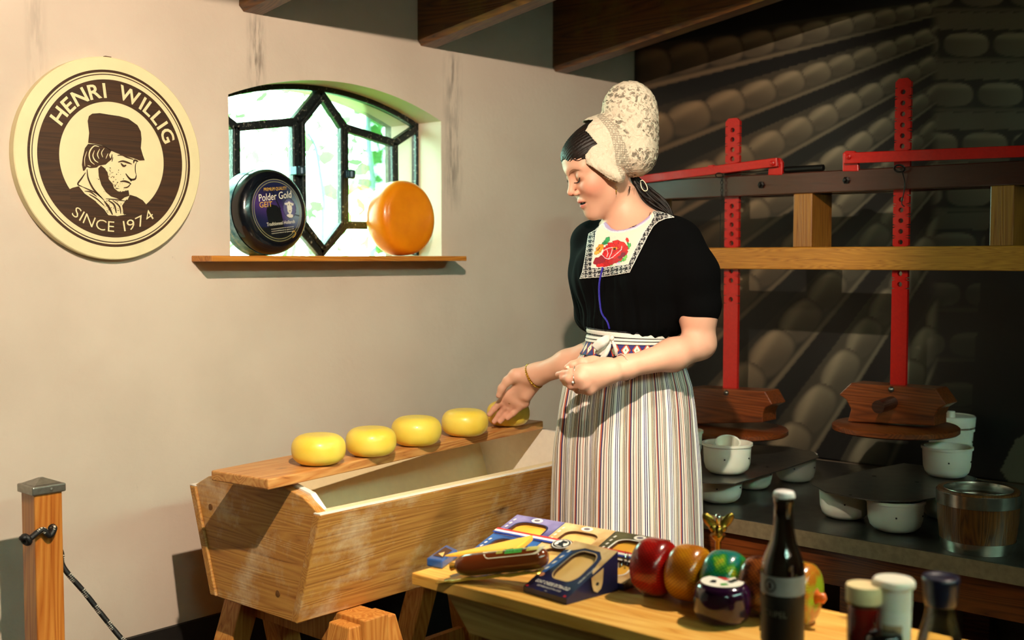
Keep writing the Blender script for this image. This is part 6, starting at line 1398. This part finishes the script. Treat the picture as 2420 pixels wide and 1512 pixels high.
# patterned band (blue and red zigzag, white diamonds)
nb_=260; zb_=np.linspace(zpix(842),zpix(810),26); P_=[];uvb=[];cb=[]
for z in zb_:
    cx_,cy_,ra_,rb_=ring(z); t=np.linspace(0,2*PI,nb_+1); P_.append(np.stack([cx_+RT[0]*(ra_+.004)*np.cos(t)-FH[0]*(rb_+.004)*np.sin(t),cy_+RT[1]*(ra_+.004)*np.cos(t)-FH[1]*(rb_+.004)*np.sin(t),np.full(nb_+1,z)],-1))
P_=np.concatenate(P_)
nb2=1400; t=np.linspace(0,2*PI,nb2+1); zz=np.linspace(zpix(842),zpix(810),34); P_=[];cb=[]
for i,z in enumerate(zz):
    cx_,cy_,ra_,rb_=ring(z); a=ra_+.0035; b__=rb_+.0035; P_.append(np.stack([cx_+RT[0]*a*np.cos(t)-FH[0]*b__*np.sin(t),cy_+RT[1]*a*np.cos(t)-FH[1]*b__*np.sin(t),np.full(nb2+1,z)],-1))
    v=(i/33-.5)*2; u=t/(2*PI)*27; fu=np.abs((u-np.floor(u))-.5)*2    # 0 centre of diamond .. 1
    dm=fu*.85+abs(v)*.72; cc_=np.tile(np.array(lin('#1f1668')),(nb2+1,1)); cc_[dm<.80]=lin('#14101c'); cc_[dm<.74]=lin('#c8381e'); cc_[dm<.58]=lin('#14101c'); cc_[dm<.52]=lin('#e9e4cd'); cc_[(fu*1.6+abs(v)*.9)<.2]=lin('#3d7a3a')
    if abs(v)>.93: cc_[:]=lin('#14101c')
    cb.append(cc_)
mesh('patterned_band',np.concatenate(P_),grid_faces(34,nb2+1),vcol('woven_band',.7,bumps=.3,nscale=900),person,smooth=True,cols=np.concatenate(cb))
# white tie wound twice around the waist
M_tie=stripemat('tie_cotton',3,False,'#e4ded4'); 
def tiestrip(name,ya,yb,w_,off,m):
    n=160; P_=[];uvt=[]
    for i in range(n+1):
        t=2*PI*i/n; s=(1+math.cos(t))/2
        for j in range(5):
            v=j/4; z=zpix(ya*(1-s)+yb*s)-(v-.5)*w_; cx_,cy_,ra_,rb_=ring(z); o=off+.0018*math.sin(PI*v); P_.append(V(cx_,cy_,z)+RT*(ra_+o)*math.cos(t)-FH*(rb_+o)*math.sin(t)); uvt.append((t/6.28,v*.8+i*.0002))
    mesh(name,P_,grid_faces(n+1,5),m,person,smooth=True,uvs=uvt)
M_tie2=plain('white_cotton','#e6e0d8',.85,noise=.08,nscale=200)
tiestrip('waist_tie',784,799,.013,.011,M_tie2); tiestrip('waist_tie',799,806,.010,.008,M_tie2); tiestrip('waist_tie',806,812,.009,.0065,M_tie2)
M_edge=plain('tie_edge_stripe','#1d1a22',.8)
for ya,yb,o in ((777,792,.0135),(778.5,795,.0135),(794,803,.0115),(803,809,.010)):
    g=G(); pts=[]
    for i in range(121):
        t=2*PI*i/120; s=(1+math.cos(t))/2; z=zpix(ya*(1-s)+yb*s); cx_,cy_,ra_,rb_=ring(z); pts.append(V(cx_,cy_,z)+RT*(ra_+o)*math.cos(t)-FH*(rb_+o)*math.sin(t))
    g.tube(pts,.0007,5,cap=False); g.obj('tie_stripe',M_edge,person)
# bow: knot, flat loop and hanging tails
def ribbon(name,pts,w_,m,wd=None):
    P_=[]; n=len(pts); cu=catmull([at(*p) for p in pts],8); k=len(cu); vs=[]
    for i,p in enumerate(cu):
        tt=nrm(cu[min(i+1,k-1)]-cu[max(i-1,0)]); sd=nrm(np.cross(tt,FH)); ww=np.interp(i/(k-1),np.linspace(0,1,len(w_)),w_)
        for j in range(4): vs.append(p+sd*(j/3-.5)*ww-FH*.0012*math.sin(PI*j/3)*(1+i%2*.0))
    return mesh(name,vs,grid_faces(k,4),m,person,smooth=True,solid=.0008)
kd=2.585
ribbon('bow_loop',[(1444,797,kd+.0),(1436,800,kd-.012),(1420,810,kd-.016),(1405,823,kd-.008)],[.008,.018,.022,.02],M_tie2)
ribbon('bow_loop',[(1446,800,kd-.002),(1432,812,kd-.004),(1418,826,kd+.004),(1410,836,kd+.008)],[.006,.012,.014,.012],M_tie2)
ribbon('bow_tail',[(1446,803,kd-.004),(1452,816,kd-.012),(1456,832,kd-.010),(1457,840,kd-.004)],[.005,.008,.0065,.0065],M_tie2)
ribbon('bow_tail',[(1442,803,kd-.002),(1439,820,kd-.006),(1430,838,kd-.004),(1420,850,kd+.002)],[.005,.009,.011,.011],M_tie2)
ribbon('bow_tail',[(1441,803,kd),(1430,822,kd-.002),(1420,840,kd+.004)],[.005,.01,.012],M_tie2)
g=G(); g.ell(at(1446,799,kd-.006),(.006,.005,.0065)); g.obj('bow_knot',M_tie2,person,smooth=True)
# ---- bracelets and rings
def around(p,axis,R,r,name,m,sq=(1,1),twist=0,xs=None):
    axis=nrm(axis); t=np.array([0,0,1.]) if xs is None else xs; e1=nrm(t-axis*np.dot(t,axis)); e2=np.cross(axis,e1); g=G()
    for s in range(2 if twist else 1):
        pts=[]; n=140
        for i in range(n+1):
            a=2*PI*i/n; rr=(.8*r*math.cos(a*twist+s*PI) if twist else 0); hh=(.8*r*math.sin(a*twist+s*PI) if twist else 0); pts.append(p+(e1*math.cos(a)*sq[0]+e2*math.sin(a)*sq[1])*(R+rr)+axis*hh)
        g.tube(pts,r*(.75 if twist else 1),6,cap=False)
    return g.obj(name,m,person,smooth=True)
ax1=nrm(at(1340,858,2.865)-wrr); around(at(1262,888,2.918),nrm(ax1+UZ*.2),.0315,.0021,'gold_bracelet',M_gold,twist=16,sq=(1.02,.95))
ax2=nrm(wrl-at(1590,838,2.555)); around(at(1470,868,2.498),nrm(ax2+UZ*.12),.0285,.0012,'cord_bracelet',plain('red_cord','#b5553c',.6,c2='#e8d8c8',nscale=420),twist=18,sq=(1.02,.95))
around(at(1474,870,2.499),ax2,.0280,.0009,'cord_bracelet',M_lash,sq=(1.02,.98))
M_silv=plain('silver','#cfc6b4',.2,1.)
for p0,p1,R_ in (((1350,880,2.450),(1376,875,2.445),.0118),((1352,895.5,2.442),(1372,893,2.435),.0122),((1362,911,2.448),(1378,909,2.443),.0119)):
    a,b=at(*p0),at(*p1); around(a*.6+b*.4,nrm(b-a),R_,.0011,'finger_ring',M_silv)
a,b=at(1194,961,2.967),at(1209,942,2.955); around(a*.3+b*.7,nrm(b-a),.0122,.0012,'finger_ring',M_gold)
a,b=at(1208,965,2.966),at(1223,949,2.957); around(a*.3+b*.7,nrm(b-a),.0119,.0012,'finger_ring',M_gold)
G().ell(at(1354,903,2.432),(.0028,.0028,.0028)).obj('ring_stone',plain('clear_stone','#dfe6ea',.1,coat=1),person,smooth=True)
tn=at(1346,867,2.484); mesh('thumb_nail',[tn+RT*x*1.+UPV*y-FH*(.0022-40*y*y*.5) for x,y in [(-.0065,-.003),(.003,-.0045),(.0045,0),(.003,.0035),(-.0065,.0025),(-.008,0)]],[tuple(range(6))],plain('nail','#f0c9b6',.2,coat=.5),person,solid=.0006)
# ================= CAMERA & LIGHT =================
cd=bpy.data.cameras.new('camera'); co=bpy.data.objects.new('camera',cd); col.objects.link(co)
cd.sensor_width=36; cd.lens=FP/2420*36; cd.clip_start=.05
co.matrix_world=Matrix(((RT[0],UPV[0],-FW[0],CAM[0]),(RT[1],UPV[1],-FW[1],CAM[1]),(RT[2],UPV[2],-FW[2],CAM[2]),(0,0,0,1)))
cd.dof.use_dof=True; cd.dof.focus_distance=2.68; cd.dof.aperture_fstop=3.2
sc=bpy.context.scene; sc.camera=co
w=bpy.data.worlds.new('World'); sc.world=w; w.use_nodes=True; bg=w.node_tree.nodes['Background']; bg.inputs[0].default_value=(.56,1.0,.80,1); bg.inputs[1].default_value=WORLD
def spot(name,loc,tgt,power,colr,ang,blend,size=.03):
    l=bpy.data.lights.new(name,'SPOT'); l.energy=power; l.color=colr; l.spot_size=math.radians(ang); l.spot_blend=blend; l.shadow_soft_size=size
    o=bpy.data.objects.new(name,l); col.objects.link(o); o.location=loc; d=Vector(tgt)-Vector(loc); o.rotation_euler=d.to_track_quat('-Z','Y').to_euler(); return o
def area(name,loc,tgt,power,colr,sx,sy):
    l=bpy.data.lights.new(name,'AREA'); l.shape='RECTANGLE'; l.size=sx; l.size_y=sy; l.energy=power; l.color=colr
    o=bpy.data.objects.new(name,l); col.objects.link(o); o.location=loc; d=Vector(tgt)-Vector(loc); o.rotation_euler=d.to_track_quat('-Z','Y').to_euler(); return o
WARM=(1.,.81,.62)
spot('key_spot',(.72,.6,2.25),(2.03,2.55,1.49),240,WARM,80,.3,.016)
spot('table_spot',(2.3,.5,2.34),(1.56,.98,.75),160,WARM,58,.5,.025)
spot('bench_fill_spot',(-.35,-.9,2.2),(3.05,1.75,1.1),60,WARM,22,.95,.04)  # added weak spot to warm the moulds and the left of the rails
area('room_bounce_fill',(.6,-1.6,2.3),(1.2,1.6,1.2),8,(1,.74,.5),1.2,.8)  # added fill light in place of warm bounce, not a lamp of the room
# daylight portal in the window opening
po=area('window_portal',((WX0+WX1)/2,YL+.2,1.57),((WX0+WX1)/2,0,1.57),1,(1,1,1),.8,.55); po.data.cycles.is_portal=True
su=bpy.data.lights.new('sun','SUN'); su.energy=5; su.angle=.02; su.color=(1,.96,.85); so=bpy.data.objects.new('sun',su); col.objects.link(so); so.rotation_euler=(math.radians(-28),math.radians(20),0)
sc.view_settings.view_transform='Standard'; sc.view_settings.look='None'; sc.view_settings.gamma=1; sc.view_settings.use_curve_mapping=False; sc.view_settings.exposure=EXPO
sc.cycles.max_bounces=8; sc.cycles.transmission_bounces=8; sc.cycles.transparent_max_bounces=16; sc.cycles.caustics_reflective=False; sc.cycles.caustics_refractive=False
